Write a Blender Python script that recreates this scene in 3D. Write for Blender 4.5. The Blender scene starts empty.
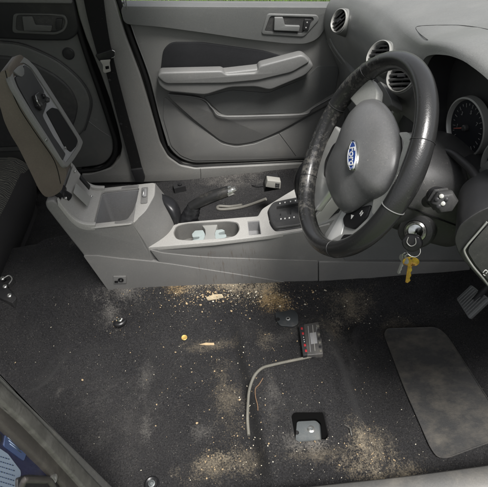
import bpy, bmesh, math, random
import numpy as np
from mathutils import Vector, Matrix, noise
from mathutils.bvhtree import BVHTree

random.seed(7)
R = math.radians
S = bpy.context.scene
COL = S.collection

# ------------------------------------------------------------------ camera
# world: X towards the front of the car, Y across the car (0 = near sill), Z up, floor = 0
CW, CH, CF = 244.0, 243.5, 470.0            # principal point and focal length, in photo pixels (488 wide)
CAM = Vector((0.0, -0.40, 1.20))
AX = Vector((0.99422216, -0.10691138, 0.0096051))
AY = Vector((-0.07884857, -0.6666635, 0.74117655))
AZ = Vector((-0.07283684, -0.73765149, -0.67124144))
# columns of camera-space (x right, y down, z forward) expressed in the world
cam_right = Vector((AX[0], AY[0], AZ[0])); cam_down = Vector((AX[1], AY[1], AZ[1])); cam_fwd = Vector((AX[2], AY[2], AZ[2]))
cd = bpy.data.cameras.new('camera'); cam = bpy.data.objects.new('camera', cd); COL.objects.link(cam)
m = Matrix.Identity(4)
for i in range(3):
    m[i][0] = cam_right[i]; m[i][1] = -cam_down[i]; m[i][2] = -cam_fwd[i]; m[i][3] = CAM[i]
cam.matrix_world = m
cd.sensor_width = 36; cd.lens = 36 * CF / 488; cd.clip_start = 0.02; cd.clip_end = 500
S.camera = cam

def ray(px, py):
    return (cam_right * (px - CW) + cam_down * (py - CH) + cam_fwd * CF)
def P(px, py, x=None, y=None, z=None):
    """a traced point of the photograph, set on the real plane x=, y= or z="""
    r = ray(px, py)
    if x is not None: t = (x - CAM.x) / r.x
    elif y is not None: t = (y - CAM.y) / r.y
    else: t = (z - CAM.z) / r.z
    return CAM + r * t

# ------------------------------------------------------------------ light
SUN_EL, SUN_AZ = 64, 60      # azimuth measured from +X towards -Y (sun over the bonnet, driver's side)
w = bpy.data.worlds.new('World'); S.world = w; w.use_nodes = True
nt = w.node_tree; bg = nt.nodes['Background']
sky = nt.nodes.new('ShaderNodeTexSky'); sky.sky_type = 'NISHITA'; sky.sun_disc = False
sky.sun_elevation = R(SUN_EL); sky.dust_density = 4; sky.air_density = 1.0
sd = Vector((math.cos(R(SUN_EL)) * math.cos(R(SUN_AZ)), -math.cos(R(SUN_EL)) * math.sin(R(SUN_AZ)), math.sin(R(SUN_EL))))
sky.sun_rotation = math.atan2(sd.x, sd.y)
hs = nt.nodes.new('ShaderNodeHueSaturation'); hs.inputs['Saturation'].default_value = .25      # bright overcast
nt.links.new(sky.outputs[0], hs.inputs['Color']); nt.links.new(hs.outputs[0], bg.inputs[0]); bg.inputs[1].default_value = 0.085
sl = bpy.data.lights.new('sun', 'SUN'); sl.energy = 2.8; sl.angle = R(20); sl.color = (1, .975, .95)
so = bpy.data.objects.new('sun', sl); COL.objects.link(so); so.rotation_euler = sd.to_track_quat('Z', 'Y').to_euler()
S.view_settings.view_transform = 'Standard'; S.view_settings.look = 'None'; S.view_settings.exposure = 1.02; S.view_settings.gamma = 1
S.render.engine = 'CYCLES'; S.cycles.max_bounces = 6

# ------------------------------------------------------------------ materials
def mat(name, col, rough=.5, metal=0.0, grain=0.0, gscale=900, var=0.0, vscale=6, dust=0.0, dcol=(.32, .29, .24), dscale=9,
        spec=.5, coat=0.0, wear=None, sheen=0.0, speck=0.0):
    mt = bpy.data.materials.new(name); mt.use_nodes = True
    n = mt.node_tree.nodes; l = mt.node_tree.links
    b = n['Principled BSDF']
    b.inputs['Base Color'].default_value = (*col, 1); b.inputs['Roughness'].default_value = rough
    b.inputs['Metallic'].default_value = metal; b.inputs['Specular IOR Level'].default_value = spec if max(col) > .05 else spec * .55
    if coat: b.inputs['Coat Weight'].default_value = coat; b.inputs['Coat Roughness'].default_value = .2
    if sheen: b.inputs['Sheen Weight'].default_value = sheen
    tc = n.new('ShaderNodeTexCoord'); cur = None
    def noisetex(scale, det=4, rg=.55, dist=0):
        t = n.new('ShaderNodeTexNoise'); t.inputs['Scale'].default_value = scale; t.inputs['Detail'].default_value = det
        t.inputs['Roughness'].default_value = rg; t.inputs['Distortion'].default_value = dist
        l.new(tc.outputs['Object'], t.inputs['Vector']); return t.outputs['Fac']
    def ramp(src, a, c):
        r = n.new('ShaderNodeMapRange'); r.inputs[1].default_value = a; r.inputs[2].default_value = c; r.clamp = True
        l.new(src, r.inputs[0]); return r.outputs[0]
    def mix(fac, c0, c1, mode='MIX'):
        x = n.new('ShaderNodeMix'); x.data_type = 'RGBA'; x.blend_type = mode
        if isinstance(fac, float): x.inputs[0].default_value = fac
        else: l.new(fac, x.inputs[0])
        for k, c in ((6, c0), (7, c1)):
            if isinstance(c, tuple): x.inputs[k].default_value = (*c, 1)
            else: l.new(c, x.inputs[k])
        return x.outputs[2]
    cur = tuple(col)
    if var:
        f = ramp(noisetex(vscale, 5, .6), .3, .7)
        cur = mix(f, tuple(c * (1 - var) for c in col), tuple(c * (1 + var) for c in col))
    if dust:
        f = ramp(noisetex(dscale, 8, .7, .4), .5, .78)
        s = n.new('ShaderNodeMath'); s.operation = 'MULTIPLY'; l.new(f, s.inputs[0]); s.inputs[1].default_value = dust
        cur = mix(s.outputs[0], cur, dcol)
    if dust and metal < .5:      # fine scuffs
        mp = n.new('ShaderNodeMapping'); mp.inputs['Rotation'].default_value = (.4, .3, .5); mp.inputs['Scale'].default_value = (14, 260, 40)
        l.new(tc.outputs['Object'], mp.inputs[0]); t = n.new('ShaderNodeTexNoise'); t.inputs['Scale'].default_value = 1; t.inputs['Detail'].default_value = 5; t.inputs['Roughness'].default_value = .6; t.inputs['Distortion'].default_value = .8
        l.new(mp.outputs[0], t.inputs['Vector']); f = ramp(t.outputs['Fac'], .64, .74)
        s = n.new('ShaderNodeMath'); s.operation = 'MULTIPLY'; l.new(f, s.inputs[0]); s.inputs[1].default_value = .22
        cur = mix(s.outputs[0], cur, tuple(min(1, c * 1.5 + .04) for c in col))
    if speck:
        f = ramp(noisetex(420, 2, .5), .70, .76)
        s = n.new('ShaderNodeMath'); s.operation = 'MULTIPLY'; l.new(f, s.inputs[0]); s.inputs[1].default_value = speck
        cur = mix(s.outputs[0], cur, (.5, .46, .38))
    if wear:
        wcol, a, c, sc = wear
        f = ramp(noisetex(sc, 9, .75, .3), a, c)
        cur = mix(f, cur, wcol)
    if grain and metal < .5:      # moulded grain catches dirt: fine mottling
        f = ramp(noisetex(330, 2, .6), .32, .68)
        mm_ = n.new('ShaderNodeMix'); mm_.data_type = 'RGBA'; mm_.blend_type = 'MULTIPLY'; mm_.inputs[0].default_value = 1
        g_ = n.new('ShaderNodeMapRange'); g_.inputs[3].default_value = .92; g_.inputs[4].default_value = 1.08; l.new(f, g_.inputs[0])
        if isinstance(cur, tuple): mm_.inputs[6].default_value = (*cur, 1)
        else: l.new(cur, mm_.inputs[6])
        cc = n.new('ShaderNodeCombineColor'); [l.new(g_.outputs[0], cc.inputs[k]) for k in range(3)]
        l.new(cc.outputs[0], mm_.inputs[7]); mm_.clamp_result = False; cur = mm_.outputs[2]
    if not isinstance(cur, tuple): l.new(cur, b.inputs['Base Color'])
    if grain:
        bp = n.new('ShaderNodeBump'); bp.inputs['Strength'].default_value = grain; bp.inputs['Distance'].default_value = .0005
        l.new(noisetex(gscale, 3, .6), bp.inputs['Height']); l.new(bp.outputs[0], b.inputs['Normal'])
    rr = n.new('ShaderNodeMapRange'); rr.inputs[3].default_value = max(0, rough - .08); rr.inputs[4].default_value = min(1, rough + .1)
    l.new(noisetex(14, 6, .7), rr.inputs[0]); l.new(rr.outputs[0], b.inputs['Roughness'])
    return mt

M = {}
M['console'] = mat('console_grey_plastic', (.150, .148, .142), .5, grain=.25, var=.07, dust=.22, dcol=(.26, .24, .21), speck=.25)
M['consolelit'] = mat('console_lit_plastic', (.31, .304, .287), .42, grain=.15, var=.06, dust=.2, dcol=(.36, .33, .28), speck=.15)  # paler copy of the console plastic, light on the tops painted in
M['bin'] = mat('bin_plastic', (.22, .22, .22), .6, grain=.3, var=.08, dust=.2)
M['lid'] = mat('lid_vinyl', (.118, .098, .082), .45, grain=.4, gscale=600, var=.12, vscale=10, dust=.3, dcol=(.2, .175, .14))
M['door'] = mat('door_grey_plastic', (.155, .155, .148), .55, grain=.3, var=.05, dust=.12)
M['doordark'] = mat('door_dark_plastic', (.105, .108, .105), .5, grain=.3, var=.05, dust=.08)
M['doorlow'] = mat('door_lower_plastic', (.14, .14, .134), .55, grain=.3, var=.05, dust=.15)
M['armrest'] = mat('armrest_plastic', (.145, .146, .142), .48, grain=.2, var=.05, dust=.1)
M['cloth'] = mat('door_cloth', (.020, .0205, .022), .95, grain=1, gscale=500, var=.12, spec=.2)
M['pillar'] = mat('pillar_trim', (.155, .154, .145), .5, grain=.25, var=.05, dust=.15)
M['rear'] = mat('rear_door_shaded_plastic', (.080, .081, .077), .6, grain=.3, var=.06, dust=.12)  # door grey darkened: the shade under the roof is put into the colour
M['rubber'] = mat('black_rubber', (.006, .006, .006), .65, grain=.2, var=.1)
M['belt'] = mat('belt_webbing', (.006, .006, .006), .9, grain=.6, gscale=700, var=.1, speck=.35)
M['black'] = mat('black_plastic', (.022, .022, .023), .42, grain=.2, var=.12, dust=.12, dcol=(.2, .19, .17))
M['blacks'] = mat('black_satin', (.014, .014, .015), .28, var=.1, dust=.15, dcol=(.2, .19, .17))
M['leather'] = mat('worn_leather', (.022, .022, .022), .32, grain=.7, gscale=420, var=.3, vscale=18, coat=.25,
                   wear=((.17, .16, .14), .60, .80, 16))
M['pad'] = mat('airbag_cover', (.115, .115, .114), .33, grain=.1, var=.08, dust=.2, dcol=(.25, .24, .22), speck=.5)
M['spoke'] = mat('spoke_grey', (.40, .40, .37), .4, grain=.1, var=.05)
M['spokelow'] = mat('spoke_silver', (.66, .66, .63), .22, .5, var=.1, dust=.15)
M['chrome'] = mat('satin_chrome', (.72, .73, .70), .16, 1.0, var=.1)
M['metal'] = mat('zinc_metal', (.52, .52, .50), .28, .9, var=.35, vscale=90, dust=.2)
M['steel'] = mat('painted_floor_steel', (.10, .11, .112), .45, .3, grain=.2, var=.12, dust=.3)
M['brass'] = mat('brass_key', (.90, .50, .12), .24, .95, var=.35, vscale=120, wear=((.12, .06, .02), .60, .72, 160))
M['dash'] = mat('dash_plastic', (.158, .161, .154), .42, grain=.6, gscale=520, var=.09, dust=.14, dcol=(.34, .33, .3))
M['dashlow'] = mat('dash_lower_plastic', (.13, .133, .13), .5, grain=.35, gscale=700, var=.05, dust=.1)
M['silver'] = mat('silver_paint', (.36, .36, .34), .34, .4, var=.05)
M['shroud'] = mat('column_plastic', (.040, .040, .040), .45, grain=.4, var=.08, dust=.22, dcol=(.2, .19, .17), speck=.3)
M['face'] = mat('gauge_face', (.012, .013, .016), .6)
M['white'] = mat('white_print', (.6, .6, .58), .6)
M['red'] = mat('red_plastic', (.36, .02, .025), .4, var=.2)
M['slat'] = mat('vent_slat', (.06, .06, .06), .5, grain=.1)
M['bright'] = mat('bright_silver', (.86, .86, .83), .18, .35, var=.06)
M['wellshade'] = mat('well_shade_black', (.004, .004, .004), 1, spec=.05)
M['linerp'] = mat('liner_black_plastic', (.034, .034, .035), .5, grain=.3, var=.1, dust=.15, dcol=(.12, .115, .105))
M['dialprint'] = mat('dial_print', (.22, .22, .21), .6)
M['needle'] = mat('orange_red_needle', (.40, .09, .06), .5)
M['blue'] = mat('badge_blue', (.012, .045, .22), .35)
M['paint'] = mat('dark_blue_paint', (.014, .018, .055), .25, coat=.6, var=.2, dust=.15)
M['sill'] = mat('sill_trim', (.095, .094, .090), .5, grain=.3, var=.1, dust=.35)
M['seal'] = mat('old_door_seal', (.075, .073, .066), .5, grain=.5, gscale=250, var=.3, vscale=25, dust=.5, dcol=(.20, .195, .18), dscale=30)
M['sealb'] = mat('brown_flange_seal', (.048, .044, .040), .5, grain=.3, var=.2, dust=.25)
M['conn'] = mat('grey_connector', (.06, .058, .055), .45, grain=.3, var=.2, dust=.3)
M['cable'] = mat('cable_grey', (.13, .125, .11), .6, grain=.4, var=.2, dust=.3)
M['conduit'] = mat('grey_conduit', (.13, .125, .105), .6, grain=.4, var=.15, dust=.3)
M['connwhite'] = mat('pale_connector', (.28, .275, .25), .45, var=.1, dust=.3)
M['token'] = mat('pale_rubber', (.27, .31, .305), .45, var=.08, dust=.2)
M['label'] = mat('label_paper', (.21, .26, .33), .45, var=.06)
M['ink'] = mat('label_ink', (.03, .05, .10), .5)
M['pad_mat'] = mat('heel_rubber', (.040, .040, .040), .6, grain=.8, gscale=260, var=.15, dust=.5, dcol=(.12, .108, .088), dscale=9)
def add_ribs(mt, scale, strength):
    n = mt.node_tree.nodes; l = mt.node_tree.links; b = n['Principled BSDF']
    tc = n.new('ShaderNodeTexCoord'); w_ = n.new('ShaderNodeTexWave'); w_.bands_direction = 'Y'; w_.inputs['Scale'].default_value = scale; w_.inputs['Distortion'].default_value = .6; w_.inputs['Detail Scale'].default_value = 3
    l.new(tc.outputs['Object'], w_.inputs['Vector'])
    bp = n.new('ShaderNodeBump'); bp.inputs['Strength'].default_value = strength; bp.inputs['Distance'].default_value = .0015
    l.new(w_.outputs['Fac'], bp.inputs['Height'])
    if b.inputs['Normal'].links: l.new(b.inputs['Normal'].links[0].from_socket, bp.inputs['Normal'])
    l.new(bp.outputs[0], b.inputs['Normal'])
    src = b.inputs['Base Color'].links[0].from_socket
    t = n.new('ShaderNodeTexNoise'); mp = n.new('ShaderNodeMapping'); mp.inputs['Scale'].default_value = (9, 13, 1); l.new(tc.outputs['Object'], mp.inputs[0]); l.new(mp.outputs[0], t.inputs['Vector']); t.inputs['Scale'].default_value = 1; t.inputs['Detail'].default_value = 5; t.inputs['Roughness'].default_value = .75
    r = n.new('ShaderNodeMapRange'); r.inputs[1].default_value = .46; r.inputs[2].default_value = .85; r.inputs[4].default_value = .75; l.new(t.outputs['Fac'], r.inputs[0])
    mx = n.new('ShaderNodeMix'); mx.data_type = 'RGBA'; l.new(r.outputs[0], mx.inputs[0]); l.new(src, mx.inputs[6]); mx.inputs[7].default_value = (.15, .135, .11, 1); l.new(mx.outputs[2], b.inputs['Base Color'])
add_ribs(M['pad_mat'], 120, .14)
M['coin'] = mat('old_coin', (.62, .42, .13), .4, .6, var=.1)
M['crumb'] = mat('tan_crumb', (.36, .27, .16), .9, var=.3, vscale=60)
M['crumb2'] = mat('pale_crumb', (.58, .53, .42), .9, var=.3, vscale=60)
M['scrapm'] = mat('dry_scrap', (.36, .30, .20), .9, grain=1, gscale=300, var=.35, vscale=40)
M['grip'] = mat('handbrake_grip', (.014, .014, .014), .42, grain=.6, gscale=300, var=.1, dust=.25)
M['gaiter'] = mat('gaiter_vinyl', (.014, .014, .015), .25, grain=.2, var=.3, vscale=30)

def worn_leather():
    mt = mat('worn_rim_leather', (.020, .020, .020), .34, coat=.45)
    n = mt.node_tree.nodes; l = mt.node_tree.links; b = n['Principled BSDF']
    tc = n.new('ShaderNodeTexCoord'); sep = n.new('ShaderNodeSeparateXYZ'); l.new(tc.outputs['Object'], sep.inputs[0])
    def nz(scale, det, rg):
        t = n.new('ShaderNodeTexNoise'); t.inputs['Scale'].default_value = scale; t.inputs['Detail'].default_value = det; t.inputs['Roughness'].default_value = rg
        l.new(tc.outputs['Object'], t.inputs['Vector']); return t.outputs['Fac']
    def mr(src, a, c, lo, hi):
        r = n.new('ShaderNodeMapRange'); r.inputs[1].default_value = a; r.inputs[2].default_value = c; r.inputs[3].default_value = lo; r.inputs[4].default_value = hi
        l.new(src, r.inputs[0]); return r.outputs[0]
    def ma(op, a, c):
        x = n.new('ShaderNodeMath'); x.operation = op; x.use_clamp = False
        for k, v in ((0, a), (1, c)):
            if isinstance(v, (int, float)): x.inputs[k].default_value = v
            else: l.new(v, x.inputs[k])
        return x.outputs[0]
    # the passenger-side half of the rim and its foot are flaked and rubbed grey
    side = mr(sep.outputs[1], .02, .13, 0, .17); foot = mr(sep.outputs[2], -.06, -.15, 0, .13)
    v = ma('ADD', ma('ADD', nz(95, 6, .75), side), foot); v = ma('ADD', v, ma('MULTIPLY', ma('SUBTRACT', nz(14, 3, .6), .5), .45))
    f = mr(v, .68, .90, 0, .9)
    mx = n.new('ShaderNodeMix'); mx.data_type = 'RGBA'; l.new(f, mx.inputs[0]); mx.inputs[6].default_value = (.019, .019, .019, 1); mx.inputs[7].default_value = (.13, .122, .108, 1)
    l.new(mx.outputs[2], b.inputs['Base Color'])
    rr = n['Map Range'] if 'Map Range' in n else None
    l.new(mr(f, 0, 1, .27, .48), b.inputs['Roughness'])
    bp = n.new('ShaderNodeBump'); bp.inputs['Strength'].default_value = .55; bp.inputs['Distance'].default_value = .0007
    l.new(ma('ADD', nz(420, 3, .6), ma('MULTIPLY', f, 1.0)), bp.inputs['Height']); l.new(bp.outputs[0], b.inputs['Normal'])
    return mt
M['leather'] = worn_leather()

def add_drips(mt, x0, x1, z1):
    n = mt.node_tree.nodes; l = mt.node_tree.links; b = n['Principled BSDF']
    src = b.inputs['Base Color'].links[0].from_socket
    tc = n.new('ShaderNodeTexCoord'); mp = n.new('ShaderNodeMapping'); mp.inputs['Scale'].default_value = (190, 1, 22); l.new(tc.outputs['Object'], mp.inputs[0])
    t = n.new('ShaderNodeTexNoise'); t.inputs['Scale'].default_value = 1; t.inputs['Detail'].default_value = 4; l.new(mp.outputs[0], t.inputs['Vector'])
    sep = n.new('ShaderNodeSeparateXYZ'); l.new(tc.outputs['Object'], sep.inputs[0])
    def mr(src_, a, c, lo=0., hi=1.):
        r = n.new('ShaderNodeMapRange'); r.inputs[1].default_value = a; r.inputs[2].default_value = c; r.inputs[3].default_value = lo; r.inputs[4].default_value = hi
        l.new(src_, r.inputs[0]); return r.outputs[0]
    def mul(a, c):
        x = n.new('ShaderNodeMath'); x.operation = 'MULTIPLY'; l.new(a, x.inputs[0]); l.new(c, x.inputs[1]); return x.outputs[0]
    f = mul(mul(mr(t.outputs['Fac'], .56, .70), mr(sep.outputs[0], x0 - .06, x0)), mul(mr(sep.outputs[0], x1 + .08, x1), mr(sep.outputs[2], z1, z1 - .03, 0, .5)))
    mx = n.new('ShaderNodeMix'); mx.data_type = 'RGBA'; l.new(f, mx.inputs[0]); l.new(src, mx.inputs[6]); mx.inputs[7].default_value = (.075, .045, .025, 1)
    l.new(mx.outputs[2], b.inputs['Base Color'])
add_drips(M['console'], 0.0, .14, .15)

def carpet_mat(name, base, stains, lint=.5):
    mt = bpy.data.materials.new(name); mt.use_nodes = True
    n = mt.node_tree.nodes; l = mt.node_tree.links; b = n['Principled BSDF']
    b.inputs['Roughness'].default_value = .95; b.inputs['Specular IOR Level'].default_value = .15
    b.inputs['Sheen Weight'].default_value = .04; b.inputs['Sheen Roughness'].default_value = .6
    tc = n.new('ShaderNodeTexCoord')
    def nz(scale, det=4, rg=.55, dist=0.):
        t = n.new('ShaderNodeTexNoise'); t.inputs['Scale'].default_value = scale; t.inputs['Detail'].default_value = det
        t.inputs['Roughness'].default_value = rg; t.inputs['Distortion'].default_value = dist
        l.new(tc.outputs['Object'], t.inputs['Vector']); return t.outputs['Fac']
    def mr(src, a, c, lo=0., hi=1.):
        r = n.new('ShaderNodeMapRange'); r.inputs[1].default_value = a; r.inputs[2].default_value = c
        r.inputs[3].default_value = lo; r.inputs[4].default_value = hi; l.new(src, r.inputs[0]); return r.outputs[0]
    def ma(op, a, c):
        x = n.new('ShaderNodeMath'); x.operation = op
        for k, v in ((0, a), (1, c)):
            if isinstance(v, (int, float)): x.inputs[k].default_value = v
            else: l.new(v, x.inputs[k])
        return x.outputs[0]
    def mix(fac, c0, c1):
        x = n.new('ShaderNodeMix'); x.data_type = 'RGBA'; l.new(fac, x.inputs[0])
        for k, c in ((6, c0), (7, c1)):
            if isinstance(c, tuple): x.inputs[k].default_value = (*c, 1)
            else: l.new(c, x.inputs[k])
        return x.outputs[2]
    cur = mix(mr(nz(260, 4, .7), .32, .80), tuple(c * .35 for c in base), tuple(c * 2.3 for c in base))
    cur = mix(ma('MULTIPLY', mr(nz(5, 6, .7), .42, .75, 0, .5), mr(nz(300, 2, .7), .4, .62)), cur, (.060, .058, .055))
    fine = nz(230, 3, .75); mid = nz(38, 6, .75, .5); big = nz(11, 5, .6)
    for (c, rx, ry, ang, amt, colr) in stains:
        mp = n.new('ShaderNodeMapping'); mp.vector_type = 'TEXTURE'
        mp.inputs['Location'].default_value = (c[0], c[1], 0); mp.inputs['Rotation'].default_value = (0, 0, R(ang))
        mp.inputs['Scale'].default_value = (rx, ry, 50)
        l.new(tc.outputs['Object'], mp.inputs['Vector'])
        ln = n.new('ShaderNodeVectorMath'); ln.operation = 'LENGTH'; l.new(mp.outputs[0], ln.inputs[0])
        d = mr(ma('ADD', ln.outputs['Value'], ma('MULTIPLY', ma('SUBTRACT', big, .5), 2.2)), 1.25, .0)
        t = ma('ADD', d, ma('MULTIPLY', ma('SUBTRACT', mid, .5), 1.6))
        t = ma('ADD', t, ma('MULTIPLY', ma('SUBTRACT', fine, .5), 2.6))
        t = ma('MULTIPLY', mr(t, .40, 1.35), mr(d, 0, .35, 0, amt))
        cur = mix(t, cur, colr)
    # lint and grit: tiny pale specks, denser in patches
    sp = ma('ADD', nz(360, 1, .4), ma('MULTIPLY', big, .10))
    cur = mix(mr(ma('ADD', sp, ma('MULTIPLY', mid, .12)), .835, .875, 0, lint), cur, (.42, .39, .33))
    l.new(cur, b.inputs['Base Color'])
    bp = n.new('ShaderNodeBump'); bp.inputs['Strength'].default_value = .6; bp.inputs['Distance'].default_value = .0025
    l.new(nz(420, 3, .7), bp.inputs['Height']); l.new(bp.outputs[0], b.inputs['Normal'])
    return mt

# ------------------------------------------------------------------ object helpers
def tag(o, label=None, cat=None, group=None, kind=None):
    if label: o['label'] = label
    if cat: o['category'] = cat
    if group: o['group'] = group
    if kind: o['kind'] = kind
    return o
def empty(name, loc, label, cat, group=None):
    o = bpy.data.objects.new(name, None); o.location = loc; o.empty_display_size = .03
    COL.objects.link(o); return tag(o, label, cat, group)
def wloc(o):
    v = Vector((0, 0, 0))
    while o: v += o.location; o = o.parent
    return v
def link(name, me, material, parent=None, smooth=35):
    me.materials.clear(); me.materials.append(material)
    me.polygons.foreach_set('use_smooth', [True] * len(me.polygons))
    if smooth: me.set_sharp_from_angle(angle=R(smooth))
    c = wloc(parent) if parent else Vector((0, 0, 0))
    if c.length: me.transform(Matrix.Translation(-c))
    me.update()
    o = bpy.data.objects.new(name, me); COL.objects.link(o); o.parent = parent
    return o
def bake(o):
    """apply the modifiers (no bpy.ops)"""
    dg = bpy.context.evaluated_depsgraph_get(); dg.update()
    me = bpy.data.meshes.new_from_object(o.evaluated_get(dg)); old = o.data
    o.modifiers.clear(); o.data = me
    if old.users == 0: bpy.data.meshes.remove(old)
    return o
def bevel(o, wdt, seg=3, ang=30):
    b = o.modifiers.new('bevel', 'BEVEL'); b.width = wdt; b.segments = seg; b.limit_method = 'ANGLE'; b.angle_limit = R(ang)
    b.harden_normals = False
    bake(o); o.data.polygons.foreach_set('use_smooth', [True] * len(o.data.polygons)); o.data.set_sharp_from_angle(angle=R(40)); return o
def cut(o, cutters):
    for c in cutters:
        md = o.modifiers.new('cut', 'BOOLEAN'); md.operation = 'DIFFERENCE'; md.solver = 'EXACT'; md.object = c
        bake(o)
        me = c.data; bpy.data.objects.remove(c); bpy.data.meshes.remove(me)
    o.data.polygons.foreach_set('use_smooth', [True] * len(o.data.polygons)); o.data.set_sharp_from_angle(angle=R(35))
    return o
def fillet(pts, r=.01, seg=5, closed=True):
    """round the corners of a closed 3D outline; r one value or a list"""
    out = []; n = len(pts)
    for i, p in enumerate(pts):
        rr = r[i] if isinstance(r, (list, tuple)) else r
        a = pts[(i - 1) % n] - p; b = pts[(i + 1) % n] - p
        d = min(rr, a.length * .48, b.length * .48)
        if d < 1e-5: out.append(p.copy()); continue
        s = p + a.normalized() * d; e = p + b.normalized() * d
        for k in range(seg + 1):
            t = k / seg; out.append(s * (1 - t) ** 2 + p * 2 * t * (1 - t) + e * t * t)
    return out
def spline(pts, seg=6, closed=False):
    """Catmull-Rom through points"""
    n = len(pts); out = []
    rng = range(n if closed else n - 1)
    for i in rng:
        if closed: p0, p1, p2, p3 = (pts[(i + k) % n] for k in (-1, 0, 1, 2))
        else: p0, p1, p2, p3 = pts[max(i - 1, 0)], pts[i], pts[i + 1], pts[min(i + 2, n - 1)]
        for k in range(seg):
            t = k / seg
            out.append(.5 * ((2 * p1) + (p2 - p0) * t + (2 * p0 - 5 * p1 + 4 * p2 - p3) * t * t + (3 * p1 - p0 - 3 * p2 + p3) * t ** 3))
    if not closed: out.append(pts[-1].copy())
    return out
def prism_mesh(pts, depth):
    bm = bmesh.new()
    a = [bm.verts.new(p) for p in pts]; b = [bm.verts.new(p + depth) for p in pts]
    n = len(pts)
    bm.faces.new(a); bm.faces.new(b[::-1])
    for i in range(n): bm.faces.new((a[i], b[i], b[(i + 1) % n], a[(i + 1) % n]))
    bmesh.ops.recalc_face_normals(bm, faces=bm.faces)
    me = bpy.data.meshes.new('m'); bm.to_mesh(me); bm.free(); return me
def prism(name, pts, depth, material, parent=None, bev=.002, seg=3):
    o = link(name, prism_mesh(pts, Vector(depth)), material, parent)
    if bev: bevel(o, bev, seg, 50)
    return o
def cutter(pts, depth):
    return link('cutter', prism_mesh(pts, Vector(depth)), M['black'])
def tube_mesh(path, r, seg=10, cap=True, flat=1.0, up=None):
    bm = bmesh.new(); rings = []
    n = len(path); prev = None
    for i, p in enumerate(path):
        d = (path[min(i + 1, n - 1)] - path[max(i - 1, 0)]).normalized()
        ref = up if up is not None else (prev if prev is not None else (Vector((0, 0, 1)) if abs(d.z) < .9 else Vector((1, 0, 0))))
        s = d.cross(ref); s = s.normalized() if s.length > 1e-6 else d.orthogonal().normalized()
        t = s.cross(d).normalized(); prev = t
        rr = r[i] if isinstance(r, (list, tuple)) else r
        rings.append([bm.verts.new(p + s * math.cos(a) * rr + t * math.sin(a) * rr * flat) for a in [2 * math.pi * k / seg for k in range(seg)]])
    for i in range(n - 1):
        for k in range(seg): bm.faces.new((rings[i][k], rings[i][(k + 1) % seg], rings[i + 1][(k + 1) % seg], rings[i + 1][k]))
    if cap: bm.faces.new(rings[0][::-1]); bm.faces.new(rings[-1])
    bmesh.ops.recalc_face_normals(bm, faces=bm.faces)
    me = bpy.data.meshes.new('m'); bm.to_mesh(me); bm.free(); return me
def tube(name, path, r, material, parent=None, seg=10, flat=1.0, up=None):
    return link(name, tube_mesh(path, r, seg, True, flat, up), material, parent, 50)
def lathe_mesh(c, nrm, prof, seg=40, sx=1., sy=1., up=None, cap=True):
    """prof: (radius, height along nrm)"""
    nrm = nrm.normalized(); u = (up.cross(nrm) if up is not None else nrm.orthogonal()).normalized(); v = nrm.cross(u)
    bm = bmesh.new(); rings = []
    for (r, h) in prof:
        rings.append([bm.verts.new(c + nrm * h + u * (math.cos(a) * max(r, 1e-5) * sx) + v * (math.sin(a) * max(r, 1e-5) * sy)) for a in [2 * math.pi * k / seg for k in range(seg)]])
    for i in range(len(rings) - 1):
        for k in range(seg): bm.faces.new((rings[i][k], rings[i][(k + 1) % seg], rings[i + 1][(k + 1) % seg], rings[i + 1][k]))
    if cap and prof[0][0] > 1e-4: bm.faces.new(rings[0][::-1])
    if cap and prof[-1][0] > 1e-4: bm.faces.new(rings[-1])
    bmesh.ops.recalc_face_normals(bm, faces=bm.faces)
    me = bpy.data.meshes.new('m'); bm.to_mesh(me); bm.free(); return me
def lathe(name, c, nrm, prof, material, parent=None, seg=40, **k):
    return link(name, lathe_mesh(c, nrm, prof, seg, **k), material, parent, 40)
def join_meshes(mes):
    bm = bmesh.new()
    for me in mes: bm.from_mesh(me)
    out = bpy.data.meshes.new('m'); bm.to_mesh(out); bm.free(); return out
def box_mesh(c, ex, ey, ez):
    """box from centre and three half-edge vectors"""
    pts = [c - ex - ey - ez, c + ex - ey - ez, c + ex + ey - ez, c - ex + ey - ez]
    return prism_mesh(pts, ez * 2)
def rings_mesh(rings, close_u=True, caps=True):
    bm = bmesh.new(); vs = [[bm.verts.new(p) for p in r] for r in rings]
    n = len(vs[0])
    for i in range(len(vs) - 1):
        for k in range(n if close_u else n - 1):
            bm.faces.new((vs[i][k], vs[i][(k + 1) % n], vs[i + 1][(k + 1) % n], vs[i + 1][k]))
    if caps: bm.faces.new(vs[0][::-1]); bm.faces.new(vs[-1])
    bmesh.ops.recalc_face_normals(bm, faces=bm.faces)
    me = bpy.data.meshes.new('m'); bm.to_mesh(me); bm.free(); return me
def bvh_of(o):
    me = o.data; off = wloc(o)
    return BVHTree.FromPolygons([v.co + off for v in me.vertices], [tuple(p.vertices) for p in me.polygons])
def drop(px, py, bvh, lift=0.0):
    h = bvh.ray_cast(CAM, ray(px, py).normalized())
    if h[0] is None: return None, None
    nn = h[1]
    if nn.dot(ray(px, py)) > 0: nn = -nn
    return h[0] + nn * lift, nn
def PP(lst, **k): return [P(a, b, **k) for a, b in lst]
def lerp(a, b, t): return a + (b - a) * t
def sm(a, b, x):
    t = np.clip((x - a) / (b - a), 0, 1); return t * t * (3 - 2 * t)

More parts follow.
